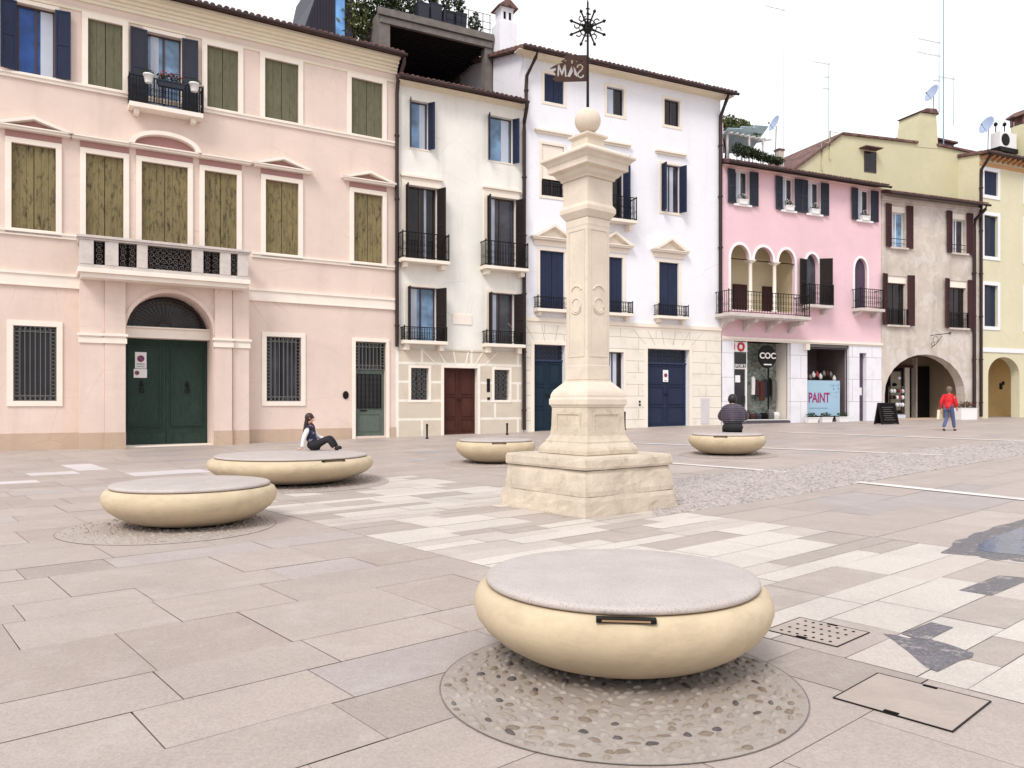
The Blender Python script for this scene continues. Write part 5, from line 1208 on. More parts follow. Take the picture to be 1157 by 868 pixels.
# pebble rings under the benches
def ring_(cx,cy,Rr,n,label,faint=False):
    V=[];Fc=[];Cc=[]; seg=72
    V.append((cx,cy,g(cx,cy)+.008))
    for r_ in (Rr*.5,Rr): 
        for k in range(seg): a=2*math.pi*k/seg; X,Y=cx+r_*math.cos(a),cy+r_*math.sin(a); V.append((X,Y,g(X,Y)+.008))
    mc=lin((164,153,145)) if not faint else lin((178,165,157))
    for k in range(seg):
        Fc.append((0,1+k,1+(k+1)%seg)); Cc.append(mc); Fc.append((1+k,1+seg+k,1+seg+(k+1)%seg,1+(k+1)%seg)); Cc.append(mc)
    # dark joint around
    o=len(V)
    for r_ in (Rr,Rr+.007):
        for k in range(seg): a=2*math.pi*k/seg; X,Y=cx+r_*math.cos(a),cy+r_*math.sin(a); V.append((X,Y,g(X,Y)+.0085))
    for k in range(seg): Fc.append((o+k,o+seg+k,o+seg+(k+1)%seg,o+(k+1)%seg)); Cc.append(lin((118,108,102)))
    pts=[]; tries=0
    while len(pts)<n and tries<n*30:
        tries+=1; r_=Rr*.97*math.sqrt(rp.random()); a=rp.uniform(0,6.283); p=(cx+r_*math.cos(a),cy+r_*math.sin(a))
        if any((p[0]-q[0])**2+(p[1]-q[1])**2<.0029 for q in pts): continue
        pts.append(p); k=rp.random()
        tn=lin((162,151,142)) if k<.5 else lin((148,135,123)) if k<.82 else lin((126,110,96)) if k<.94 else lin((84,76,74))
        if faint: tn=tuple(x*.5+y*.5 for x,y in zip(tn,mc))
        pebble(V,Fc,Cc,p[0],p[1],g(*p)+.004,rp.uniform(.020,.052),rp.uniform(.014,.030),rp.uniform(.010,.019),a+1.57+rp.uniform(-.5,.5),tn,9)
    return colored_mesh('pebble_circle',V,Fc,Cc,M['pebble'],smooth=True)
# manhole covers: stone filled steel trays
def cover(pxs,label,holes,notches=True):
    P_=[ground_at(*p) for p in pxs]; c=sum(P_,Vector())/4
    dx=(P_[1]-P_[0]+P_[2]-P_[3])/2; dy=(P_[3]-P_[0]+P_[2]-P_[1])/2; w,d=dx.length,dy.length; rz=math.atan2(dx.y,dx.x)
    dyn=Vector((-dx.y,dx.x,0)).normalized(); s=1 if dyn.dot(dy)>0 else -1
    t=empty('manhole_cover',(c.x,c.y,g(c.x,c.y)),rz,label,'manhole cover','manhole covers in the paving')
    m_=MB(); 
    for (x0,x1,y0,y1) in ((-w/2,w/2,-d/2,-d/2+.007),(-w/2,w/2,d/2-.007,d/2),(-w/2,-w/2+.007,-d/2+.007,d/2-.007),(w/2-.007,w/2,-d/2+.007,d/2-.007)): m_.box(x0,x1,y0,y1,-.02,.0105)
    m_.build('steel_frame',M['iron'],t)
    MB().box(-w/2+.007,w/2-.007,-d/2+.007,d/2-.007,-.02,.009).build('stone_infill',stone('cover_stone',(172,158,149),.16,4,.6,.4,.7),t)
    [MB().box(-.035,.035,y-.012,y+.012,.0,.0135).build('lifting_slot',M['dark'],t) for y in (-d/2+.02,d/2-.02)]
    if holes:
        m_=MB()
        for i in range(7):
            for j in range(4): m_.lathe([(.011,.0),(.011,.0122)],(-w/2+.08+i*(w-.16)/6,-d/2+.07+j*(d-.14)/3,0),8)
        m_.build('drain_hole',M['dark'],t)
cover([(936.5,789),(1071,827),(1126,796),(995.6,762.7)],'large plain stone filled manhole cover at the lower right',False)
cover([(869,712),(938,732.7),(990.6,716),(900,699.6)],'smaller manhole cover with rows of drain holes right of the front bench',True)
# puddles
def puddle(pts,name,m,lift,jag=.05,label=None):
    P_=[ground_at(*p) for p in pts]; out=[]
    for i in range(len(P_)):
        A,B=P_[i],P_[(i+1)%len(P_)]; n=max(2,int((B-A).length/.06))
        for k in range(n): q=A.lerp(B,k/n); w=mnoise.noise(Vector((q.x*4,q.y*4,1)))*jag*1.6+mnoise.noise(Vector((q.x*13,q.y*13,5)))*jag*.6; out.append((q.x+w,q.y+w*.7))
    mb=MB(); v=[(x,y,g(x,y)+lift) for x,y in out]; mb.add(v,[tuple(range(len(v)))]); o=mb.build(name,m); 
    if o.data.polygons[0].normal.z<0: o.data.flip_normals()
    o['kind']='structure'; return o
n=NT('wet_stone'); n.color(n.mix(n.mix(n.mix(lin((132,127,132)),lin((88,86,96)),n.ramp(n.noise(5,detail=8),[(.35,0),(.65,1)])),lin((50,50,60)),n.ramp(n.noise(60,detail=4,rough=.8),[(.45,.7),(.6,0)])),lin((176,164,158)),n.ramp(n.noise(5,detail=10,rough=.85),[(.52,0),(.60,.8)]))); n.rough(.38); n.bump(n.noise(60,detail=6),.7,.006); M['wet']=n.m
n=NT('shallow_puddle'); n.color(n.mix(lin((112,124,158)),lin((76,82,108)),n.noise(2,detail=5))); n.rough(.14); n.b.inputs['IOR'].default_value=1.33; n.bump(n.noise(6,n.mapped((1,1,1),rot=(0,0,.6)),detail=3),.25,.02); M['puddle']=n.m
puddle([(1066,625),(1074,618),(1080,611),(1092,609),(1100,603),(1113,601),(1125,595),(1140,592),(1160,586),(1230,576),(1230,642),(1157,636),(1140,633),(1125,634),(1105,629),(1088,629)],'wet_patch',M['wet'],.0065,.06)
puddle([(1104,622),(1110,612),(1128,606),(1150,598),(1165,594),(1230,585),(1230,634),(1157,629),(1128,626)],'puddle',M['puddle'],.0085,.05)
puddle([(998,717),(1012,718),(1028,722),(1040,720),(1062,726),(1078,731),(1100,739),(1098,744),(1084,748),(1068,756),(1060,760),(1047,755),(1030,742),(1018,733),(1010,725)],'wet_patch',M['wet'],.0065,.012)

puddle([(1083,668),(1128,651),(1168,654),(1120,674)],'wet_slab',M['wet'],.0062,0)
puddle([(1018,717),(1052,704),(1077,710),(1045,726)],'wet_slab',M['wet'],.0072,0)
# =================================================================== benches
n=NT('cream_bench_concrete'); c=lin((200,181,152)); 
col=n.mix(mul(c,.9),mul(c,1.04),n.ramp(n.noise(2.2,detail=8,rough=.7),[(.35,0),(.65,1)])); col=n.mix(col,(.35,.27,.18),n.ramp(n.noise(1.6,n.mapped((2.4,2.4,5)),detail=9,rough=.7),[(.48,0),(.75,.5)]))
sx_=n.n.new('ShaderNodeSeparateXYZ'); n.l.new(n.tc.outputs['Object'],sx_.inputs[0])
col=n.mix(col,(.30,.25,.18),n.ramp(sx_.outputs[2],[(.0,.6),(.26,.0)])); col=n.mix(col,(.2,.16,.12),n.ramp(n.vor(15),[(.0,.6),(.07,0)])); n.color(col); n.rough(.75); n.bump(n.noise(24,detail=9,rough=.7),.5,.006); M['bench']=n.m  # shade under the bowl painted in: colour darkens towards the ground
n=NT('grey_granite_seat'); c=lin((190,179,174)); n.color(n.mix(n.mix(mul(c,.80),mul(c,1.08),n.ramp(n.noise(2.6,detail=10,rough=.78),[(.25,0),(.75,1)])),(.16,.14,.14),n.ramp(n.noise(120,detail=3),[(.53,0),(.66,.6)]))); n.rough(.6); n.bump(n.noise(150,detail=3),.25,.002); M['seat']=n.m
def bench(x,y,Rr,hz,label,slot=None):
    z=g(x,y); t=empty('round_stone_bench',(x,y,z),rl.uniform(0,3),label,'bench','round stone benches on the square')
    t.rotation_euler=(0,0,0); k=Rr/.92; v=hz/.47
    pf=[(.50,0),(.585,.02),(.68,.055),(.775,.11),(.85,.17),(.90,.235),(.922,.30),(.916,.355),(.893,.398),(.862,.42),(.846,.424)]
    prof=[(r_*k,z_*v+.03) for r_,z_ in pf]
    sm=[]
    for i in range(len(prof)-1): sm+= [prof[i]]
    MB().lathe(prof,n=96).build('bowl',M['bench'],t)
    MB().lathe([(.46*k,0),(.46*k,.031)],n=48).build('foot',M['dark'],t)
    z0_=.424*v+.03
    MB().lathe([(.80*k,z0_-.01),(.80*k,z0_+.008),(.836*k,z0_+.009),(.845*k,z0_+.018),(.845*k,z0_+.034),(.835*k,z0_+.045),(.80*k,z0_+.052),(.4*k,z0_+.056)],n=96).build('seat_slab',M['seat'],t)
    if slot is not None:
        a=slot; r_=.872*k; c=(r_*math.cos(a),r_*math.sin(a),z0_-.006); mt=Matrix.Rotation(a+math.pi/2,3,'Z')
        b_=MB().bbox(c,(.31*min(1.5,k),.05,.022),mt).build('metal_slot',M['iron'],t)
        m_=MB(); d=Vector((math.cos(a),math.sin(a),0)); tn=Vector((-math.sin(a),math.cos(a),0)); m_.bbox(Vector(c)+d*.0255,(.25*min(1.5,k),.004,.010),mt); m_.build('slot_plate',stone('slot_tan',(150,120,90),.1),b_)
    return t,z
def slot_ang(x,y,Rr,px):
    best=None
    for i in range(-90,1):
        a=R(i-45); X=x+Rr*.95*math.cos(a); Y=y+Rr*.95*math.sin(a); e=abs(CX+F*X/Y-px)
        if best is None or e<best[0]: best=(e,a)
    return best[1]
BN=[(.668,4.80,.90,.47,'large round cream bench in the foreground with a metal slot under its seat',708,(.59,4.30,.98,540)),
    (-4.13,10.05,1.05,.50,'plain round cream bench at the left, nearest of the two left benches',None,(-4.25,9.7,1.25,460)),
    (-4.29,15.2,1.56,.52,'widest round cream bench, the one the woman in a dark vest sits on',384,(-4.1,15.0,1.7,500)),
    (-.40,19.2,.98,.54,'round cream bench partly hidden behind the left of the column base',564,(-.4,19.0,1.2,250)),
    (5.74,20.8,1.0,.53,'round cream bench at the right, with a man in a padded jacket sitting on it',814,(5.7,20.6,1.25,250))]
for (x,y,Rr,hz,lb,sp_px,rg) in BN:
    ring_(rg[0],rg[1],rg[2],rg[3],'',rg[1]>5)
    bench(x,y,Rr,hz,lb,slot_ang(x,y,Rr,sp_px) if sp_px else None)
# =================================================================== the column
lime=stone('warm_limestone',(217,203,186),.14,1.8,.5,.45,.8,(.38,.29,.21)); limeb=stone('weathered_limestone',(205,190,172),.22,2.2,1.0,.75,.85,(.25,.18,.13))
cx,cy=1.14,11.72
T=empty('stone_column',(cx,cy,g(cx,cy)),R(38),'tall square limestone column on a stepped pedestal, topped by a stone ball','column')
def rough_block(h0,h1,z0,z1,seed,amp=.02,n=14):
    """a weathered square block with uneven faces"""
    v=[];f=[]; nz=5
    for j in range(nz+1):
        t=j/nz; h=h0+(h1-h0)*t; z=z0+(z1-z0)*t; e=.012 if j in(0,nz) else 0
        for s in range(4):
            for k in range(n):
                q=-1+2*k/n
                p={0:(q,-1),1:(1,q),2:(-q,1),3:(-1,-q)}[s]; X,Y=p[0]*(h-e),p[1]*(h-e)
                w=mnoise.noise(Vector((X*3+seed,Y*3,z*3)))*amp+mnoise.noise(Vector((X*11+seed,Y*11,z*11)))*amp*.5
                cr=.025 if abs(abs(p[0])-abs(p[1]))<.02 else 0
                L=math.hypot(X,Y); X-=X/L*(cr+max(0,-w)*1.5); Y-=Y/L*(cr+max(0,-w)*1.5); v.append((X,Y,z+w*.4*(1 if 0<j<nz else .6)))
    m=4*n
    for j in range(nz):
        for k in range(m): f.append((j*m+k,j*m+(k+1)%m,(j+1)*m+(k+1)%m,(j+1)*m+k))
    f.append(tuple(range(m-1,-1,-1))); f.append(tuple(range(nz*m,nz*m+m))); mb=MB(); mb.add(v,f); return mb
rough_block(.965,.945,-.05,.27,1,.03).build('base_course',limeb,T)
rough_block(.925,.87,.274,.62,4,.02).build('base_course',limeb,T)
rough_block(.86,.86,.62,.632,4,.0).build('mortar_joint',M['dark'],T)
rough_block(.905,.905,.632,.796,9,.022).build('base_slab',limeb,T)
MB().square([(.53,.797),(.53,.86),(.515,.90),(.48,.945),(.455,.955),(.455,.985),(.43,1.02),(.405,1.07),(.392,1.2),(.385,1.46),(.385,1.48)]).build('pedestal',limeb,T,bevel=.012)
for a in range(4):
    o=MB(); frame_mb(-.24,.24,1.12,1.38,.03,-.402,-.386,mb=o); o=o.build('pedestal_panel',limeb,T); o.rotation_euler=(0,0,a*math.pi/2)
MB().square([(.39,1.481),(.39,1.50),(.415,1.525),(.415,1.60),(.40,1.63),(.40,1.66),(.388,1.70),(.37,1.735),(.28,1.835),(.252,1.86),(.252,1.885)]).build('pedestal_cap',lime,T,bevel=.008)
MB().square([(.236,1.886),(.236,2.10),(.231,2.11),(.231,4.16),(.236,4.18),(.236,4.285)]).build('shaft',lime,T,bevel=.012)
for a in range(4):
    o=MB(); frame_mb(-.155,.155,2.25,4.1,.02,-.2385,-.2315,mb=o)
    o=o.build('shaft_panel',lime,T,bevel=.003); o.rotation_euler=(0,0,a*math.pi/2)
    o=MB(); o.ring((0,-.236,3.0),.125,.012,n=32,seg=6,arc=(R(-140),R(-40))); o.ring((0,-.236,3.0),.10,.009,n=32,seg=6); o.ring((0,-.236,3.16),.125,.012,n=24,seg=6,arc=(R(30),R(150))); o=o.build('roundel',lime,T); o.rotation_euler=(0,0,a*math.pi/2)
MB().square([(.24,4.286),(.262,4.32),(.30,4.38),(.30,4.44),(.285,4.47),(.265,4.50),(.262,4.56),(.262,4.86)]).build('neck',lime,T,bevel=.006)
MB().square([(.263,4.861),(.29,4.865),(.29,4.89),(.33,4.92),(.36,4.965),(.36,4.985),(.43,5.0),(.43,5.09),(.445,5.10),(.47,5.14),(.512,5.17),(.512,5.2),(.50,5.21),(.20,5.37),(.175,5.38),(.175,5.49),(.215,5.515),(.215,5.545),(.10,5.60),(.09,5.61)]).build('capital',lime,T,bevel=.005)
import math as _m
sph=[(.195*math.sin(math.pi*k/20),5.79-.195*math.cos(math.pi*k/20)) for k in range(1,20)]
MB().lathe([(.08,5.60)]+sph+[(.01,5.985)],n=40).build('ball',lime,T)
# iron flag finial standing in the ball: a thing of its own
F_=empty('iron_weathervane',(cx,cy,g(cx,cy)+5.98),0,'rusty iron banner with cut out letters under a spiky iron star above the column','weathervane')
MB().tube([(0,0,-.05),(0,0,1.60)],[.022,.014],8).build('rod',M['iron'],F_)
rust=plain('rusty_iron_plate',(66,44,36),.8,.35,.2,8,.4)
def flag():
    polys=[]
    spl=lambda P: polys.append([Vector((p[0],p[1])) for p in P])
    spl([(0,.38),(-.13,.376),(-.31,.364),(-.36,.335),(-.33,.31),(-.40,.27),(-.36,.25),(-.42,.235),(-.50,.20),(-.57,.15),(-.53,.155),(-.48,.17),(-.47,.14),(-.51,.11),(-.48,.08),(-.49,.04),(-.53,.0),(-.48,-.035),(-.43,-.04),(-.2,-.025),(0,-.01)])
    spl([(-.455,.04),(-.445,.225),(-.422,.225),(-.385,.125),(-.348,.225),(-.325,.225),(-.312,.04),(-.338,.04),(-.345,.15),(-.378,.06),(-.392,.06),(-.425,.15),(-.430,.04)])
    spl([(-.235,.215),(-.305,.045),(-.262,.04),(-.215,.13)]); spl([(-.212,.215),(-.195,.08),(-.155,.045),(-.150,.09),(-.175,.17)]); spl([(-.245,.31),(-.215,.31),(-.218,.245),(-.242,.245)])
    for x in (-.33,-.16,-.09): spl([(x-.03,.30),(x,.27),(x+.03,.30),(x,.292)])
    P=[Vector(p) for p in ((-.152,.185),(-.138,.222),(-.10,.235),(-.068,.21),(-.075,.17),(-.11,.135),(-.142,.10),(-.138,.06),(-.10,.04),(-.066,.055),(-.055,.085))]; A=[];B=[]
    for k,p in enumerate(P):
        d=(P[min(k+1,len(P)-1)]-P[max(k-1,0)]).normalized(); n_=Vector((-d.y,d.x))*.0125; A.append(p+n_); B.append(p-n_)
    spl(A+B[::-1])
    from mathutils.geometry import delaunay_2d_cdt
    vs=[];fcs=[]
    for P in polys: o=len(vs); vs+=P; fcs.append(list(range(o,o+len(P))))
    V2,E2,F2,_,_,_=delaunay_2d_cdt(vs,[(f[k],f[(k+1)%len(f)]) for f in fcs for k in range(len(f))],[],0,1e-6)
    def inside(c,P):
        r=False
        for k in range(len(P)):
            a,b=P[k],P[k-1]
            if (a.y>c.y)!=(b.y>c.y) and c.x<(b.x-a.x)*(c.y-a.y)/(b.y-a.y)+a.x: r=not r
        return r
    mb=MB()
    for f in F2:
        c=sum((V2[k] for k in f),Vector((0,0)))/len(f)
        if sum(inside(c,P) for P in polys)%2==1: mb.prism([(V2[k].x,V2[k].y) for k in f],-.006,.006)
    return mb.build('banner',rust,F_)
fl=flag(); fl.rotation_euler=(0,0,R(6)); fl.location=(-.01,.0,.42)
m_=MB(); zc_=1.215
for k in range(16):
    a=2*math.pi*k/16; L=.30 if k%4==1 or k%4==3 else .22
    if k%2==0 and k!=4: continue
    if k==4: L=.24
    ca,sa=math.cos(a),math.sin(a)
    m_.tube([(0.02*ca,0,zc_+.02*sa),(L*.45*ca,0,zc_+L*.45*sa),(L*.8*ca,0,zc_+L*.8*sa),(L*.88*ca,0,zc_+L*.88*sa),(L*ca,0,zc_+L*sa)],[.026,.014,.013,.030,.004],5)
    m_.ring((L*.55*math.cos(a+.2),0,zc_+L*.55*math.sin(a+.2)),.04,.010,n=8,arc=(a,a+4.5))
m_.ring((0,0,zc_),.07,.014,n=16); m_.ring((0,0,zc_),.13,.008,n=20)
for k in range(5): a=2*math.pi*k/5+.4; m_.tube([(.05*math.cos(a),-.03,zc_+.05*math.sin(a)),(.09*math.cos(a),-.08,zc_+.09*math.sin(a)),(.13*math.cos(a+.3),-.05,zc_+.13*math.sin(a+.3))],[.010,.010,.004],5)
m_.build('star',M['iron'],F_)
MB().tube([(-.03,0,1.50),(.03,0,1.50)],.012,5).tube([(0,0,1.59),(0,0,1.66)],[.014,.002],6).build('finial',M['iron'],F_)

# =================================================================== people
def skin(parts):
    """list of (verts[(pos,r)], edges) -> merged vertex/face lists of smooth skinned surfaces"""
    out=MB()
    for verts,edges in parts:
        if isinstance(edges,tuple):
            m=MB().lathe([(math.sin(math.pi*k/12),-math.cos(math.pi*k/12)) for k in range(1,12)],n=20); out.add([Vector((x*edges[0],y*edges[1],z*edges[2]))+verts for x,y,z in m.v],m.f,True); continue
        me=bpy.data.meshes.new('s'); me.from_pydata([p for p,r in verts],edges,[]); o=bpy.data.objects.new('s',me); C.objects.link(o)
        md=o.modifiers.new('k','SKIN'); md.use_smooth_shade=True; md.branch_smoothing=.5
        o.modifiers.new('u','SUBSURF').levels=2
        for i,(p,r) in enumerate(verts):
            rr=r if isinstance(r,tuple) else (r,r); me.skin_vertices[0].data[i].radius=rr; me.skin_vertices[0].data[i].use_root=(i==0)
        bpy.context.view_layer.update(); e=o.evaluated_get(bpy.context.evaluated_depsgraph_get()); m2=bpy.data.meshes.new_from_object(e)
        out.add([v.co[:] for v in m2.vertices],[tuple(p.vertices) for p in m2.polygons],True)
        C.objects.unlink(o); bpy.data.objects.remove(o); bpy.data.meshes.remove(m2)
    return out
def chain(*pr): return ([(Vector(p),r) for p,r in pr],[(i,i+1) for i in range(len(pr)-1)])
def hand(w,d,side,up):
    """w wrist, d direction of the fingers, side thumb side"""
    d=Vector(d).normalized(); sd_=Vector(side).normalized(); up=Vector(up).normalized(); w=Vector(w); res=[chain((w,.026),(w+d*.05,(.036,.018)),(w+d*.085,(.034,.016)))]
    for k,(o_,L) in enumerate(((-.028,.058),(-.010,.07),(.010,.075),(.028,.068))):
        b=w+d*.075+sd_*o_; res.append(chain((b,.010),(b+d*L*.5-up*.004,.009),(b+d*L*.85-up*.018,.0075)))
    b=w+d*.02+sd_*.025; res.append(chain((b,.012),(b+sd_*.028+d*.025,.010),(b+sd_*.036+d*.055,.008)))
    return res
skinm=plain('skin',(214,160,134),.55,.06,0,8,.05)
def person(loc,rz,scale,J,label,cloth):
    """J: joint positions (local, x forward, y to the figure's left, z up)"""
    t=empty('person',loc,rz,label,'person'); t.scale=(scale,)*3
    v=lambda k:Vector(J[k])
    torso_v=[(v('pelvis'),.12),(v('waist'),.105),(v('chest'),.125),(v('neck0'),.055),(v('neck1'),.047),(v('head'),(.08,.088)),(v('crown'),(.072,.08)),
     (v('shl'),.055),(v('ell'),.042),(v('wrl'),.029),(v('shr'),.055),(v('elr'),.042),(v('wrr'),.029),
     (v('hil'),.085),(v('knl'),.056),(v('anl'),.036),(v('tol'),.03),(v('hir'),.085),(v('knr'),.056),(v('anr'),.036),(v('tor'),.03)]
    E=[(0,1),(1,2),(2,3),(3,4),(4,5),(5,6),(2,7),(7,8),(8,9),(2,10),(10,11),(11,12),(0,13),(13,14),(14,15),(15,16),(0,17),(17,18),(18,19),(19,20)]
    f=(v('face')-v('head')).normalized(); lat=Vector((0,0,1)).cross(f).normalized(); hd=v('head')*.6+v('crown')*.4
    torso_v=[(p,(r if i in (4,5,6,9,12,16,20) else r*(.62 if i in (0,1,2,3,7,10) else .72))) for i,(p,r) in enumerate(torso_v)]; parts=[(torso_v,E)]
    for s,el,wr in (('l','ell','wrl'),('r','elr','wrr')):
        d=(v(wr)-v(el)).normalized(); d=(d+Vector(J.get('hd'+s,(0,0,0)))).normalized(); sd_=d.cross(Vector((0,0,1)) if abs(d.z)<.8 else Vector((1,0,0))).normalized(); parts+=hand(v(wr),d,sd_,sd_.cross(d))
    nose=hd+f*.088-Vector((0,0,.012)); parts.append(chain((hd+f*.07+Vector((0,0,.02)),.012),(nose+f*.012,.013)))
    for s in (-1,1): parts.append(chain((hd+lat*s*.08+Vector((0,0,.012)),.012),(hd+lat*s*.086-Vector((0,0,.018)),.010)))
    body=skin(parts).build('body',skinm,t)
    m_=MB()
    for s in (-1,1): c=hd+f*.080+lat*s*.032+Vector((0,0,.018)); m_.lathe([(.004,-.008),(.010,0),(.004,.008)],c,8)
    m_.build('eyes',M['dark'],t)
    m_=MB(); c=hd+f*.084-Vector((0,0,.05)); m_.tube([c-lat*.024,c+f*.006,c+lat*.024],[.004,.008,.004],6); m_.build('mouth',plain('lips',(170,90,86),.5,.05),t)
    for name,m,chs in cloth(v,f,lat,hd): skin(chs).build(name,m,t)
    return t
def puffy(name,rgb,sc):
    n=NT(name); c=lin(rgb); w=n.n.new('ShaderNodeTexWave'); w.wave_type='BANDS'; w.bands_direction='Z'; w.inputs['Scale'].default_value=sc; w.inputs['Distortion'].default_value=1.2; n.l.new(n.tc.outputs['Object'],w.inputs[0])
    n.color(n.mix(mul(c,.55),mul(c,1.15),n.ramp(w.outputs['Fac'],[(0,0),(.35,1)]))); n.rough(.45); n.bump(w.outputs['Fac'],.8,.03); return n.m
black=plain('black_fabric',(28,26,30),.85,.3,0,6,.2); whitec=plain('white_knit',(226,222,222),.9,.06,0,10,.2)
def patt():
    n=NT('patterned_navy_vest'); c=n.vor(16,out='Distance'); n.color(n.mix(lin((34,34,56)),lin((150,156,184)),n.ramp(n.noise(9,detail=3),[(.55,0),(.6,.8)]))); n.rough(.9); return n.m
vest=patt(); hairm=plain('dark_brown_hair',(46,24,20),.5,.3,0,14,.3)
def top_z(k): return g(BN[k][0],BN[k][1])+BN[k][3]/.47*.424+.03+.056
# woman on the wide bench
Jw=dict(pelvis=(0,0,.115),waist=(-.05,0,.27),chest=(-.09,0,.43),neck0=(-.105,0,.55),neck1=(-.095,0,.60),head=(-.07,0,.675),crown=(-.075,0,.75),face=(.1,0,.69),
 shr=(-.10,-.155,.49),elr=(-.18,-.19,.28),wrr=(-.22,-.19,.05),shl=(-.09,.155,.49),ell=(.02,.22,.30),wrl=(.20,.15,.24),hdr=(-1.2,0,.75),hdl=(.5,0,-.1),
 hir=(.03,-.08,.11),knr=(.33,-.09,.25),anr=(.46,-.10,.05),tor=(.57,-.11,.035),hil=(.03,.08,.11),knl=(.35,.10,.28),anl=(.49,.11,.06),tol=(.60,.12,.04))
def cw(v,f,lat,hd):
    return [('vest',vest,[([(v('pelvis'),.145),(v('waist'),.135),(v('chest'),.145),(v('neck0')-Vector((0,0,.03)),.085),(v('shl')*.75+v('chest')*.25,.07),(v('shr')*.75+v('chest')*.25,.07)],[(0,1),(1,2),(2,3),(2,4),(2,5)]),(v('waist')*.5+v('chest')*.5,(.115,.145,.2)),(v('chest')+Vector((0,0,.05)),(.10,.165,.09))]),
     ('sleeve',whitec,[chain((v('shr'),.064),(v('elr'),.052),(v('wrr')+Vector((0,0,.01)),.042)),chain((v('shl'),.064),(v('ell'),.052),(v('wrl'),.040))]),
     ('trousers',black,[(v('pelvis')+Vector((.01,0,-.0)),(.16,.19,.115)),([(v('pelvis'),.10),(v('hil'),.10),(v('knl'),.07),(v('anl'),.05),(v('hir'),.10),(v('knr'),.07),(v('anr'),.05)],[(0,1),(1,2),(2,3),(0,4),(4,5),(5,6)])]),
     ('shoe',black,[chain((v('anr'),.045),(v('anr')*.5+v('tor')*.5,.045),(v('tor'),.036)),chain((v('anl'),.045),(v('anl')*.5+v('tol')*.5,.045),(v('tol'),.036))]),
     ('hair',hairm,[([(hd+Vector((-.02,0,.055)),.083),(hd-f*.05,.085),(hd-f*.085-Vector((0,0,.10)),(.07,.06)),(hd-f*.12-Vector((0,0,.25)),(.07,.045)),(hd-f*.14-Vector((0,0,.38)),(.045,.03)),(hd+lat*.06+Vector((0,0,.02))-f*.01,.04),(hd-lat*.06+Vector((0,0,.02))-f*.01,.04)],[(0,1),(1,2),(2,3),(3,4),(0,5),(0,6)]),(hd-f*.028+Vector((0,0,.02)),(.098,.092,.105))]),
     ('scarf',plain('dark_red_scarf',(70,34,38),.9,.4,0,12,.3),[chain((v('neck0')+Vector((-.02,0,.02)),.085),(v('neck0')+Vector((.05,0,-.0)),.075),(v('neck0')+Vector((.09,0,-.07)),.06),(v('neck0')+Vector((.09,.0,-.18)),.035))])]
person((-4.16,16.35,top_z(2)),R(4),.95,Jw,'young woman in dark vest and white sleeves leaning back on the widest bench',cw)
# man seen from behind
Jm=dict(pelvis=(0,0,.11),waist=(.06,0,.30),chest=(.17,0,.49),neck0=(.25,0,.60),neck1=(.28,0,.65),head=(.34,0,.71),crown=(.35,0,.79),face=(.5,0,.66),
 shr=(.20,-.20,.54),elr=(.36,-.32,.34),wrr=(.56,-.18,.30),shl=(.20,.20,.54),ell=(.38,.27,.32),wrl=(.58,.10,.32),
 hir=(.04,-.09,.12),knr=(.44,-.15,.12),anr=(.46,-.15,-.36),tor=(.62,-.17,-.40),hil=(.04,.09,.12),knl=(.44,.15,.12),anl=(.46,.15,-.36),tol=(.62,.17,-.40))
pj=puffy('quilted_grey_plum_jacket',(74,64,78),6.5)
def cm(v,f,lat,hd):
    return [('jacket',pj,[([(v('waist')+Vector((-.05,0,-.15)),.19),(v('waist')+Vector((-.02,0,.04)),.235),(v('chest')-Vector((.02,0,.03)),.235),(v('chest')*.4+v('neck0')*.6,.15),(v('neck1')-Vector((.02,0,.02)),.085),(v('shl')-Vector((0,.03,.0)),.105),(v('ell'),.10),(v('wrl'),.065),(v('shr')+Vector((0,.03,0)),.105),(v('elr'),.10),(v('wrr'),.065)],[(0,1),(1,2),(2,3),(3,4),(2,5),(5,6),(6,7),(2,8),(8,9),(9,10)]),(v('waist')*.55+v('chest')*.45+Vector((-.01,0,-.03)),(.20,.27,.29)),(v('chest')+Vector((-.0,0,.0)),(.19,.28,.17))]),
     ('trousers',black,[(v('pelvis')+Vector((0,0,0)),(.17,.215,.115)),([(v('pelvis'),.11),(v('hil'),.12),(v('knl'),.09),(v('anl'),.065),(v('hir'),.12),(v('knr'),.09),(v('anr'),.065)],[(0,1),(1,2),(2,3),(0,4),(4,5),(5,6)])]),
     ('shoe',black,[chain((v('anr')-Vector((0,0,.02)),.05),(v('tor'),.045)),chain((v('anl')-Vector((0,0,.02)),.05),(v('tol'),.045))]),
     ('hair',plain('black_hair',(26,22,24),.5,.3,0,14,.3),[([(hd+Vector((0,0,.035)),.118),(hd-f*.03+Vector((0,0,-.005)),.122),(hd-f*.04-Vector((0,0,.07)),.10)],[(0,1),(1,2)]),(hd-f*.03+Vector((0,0,.01)),(.11,.105,.125))])]
person((6.10,21.45,top_z(4)),R(78),1.2,Jm,'man in a quilted dark jacket seen from behind, hunched forward on the right bench',cm)
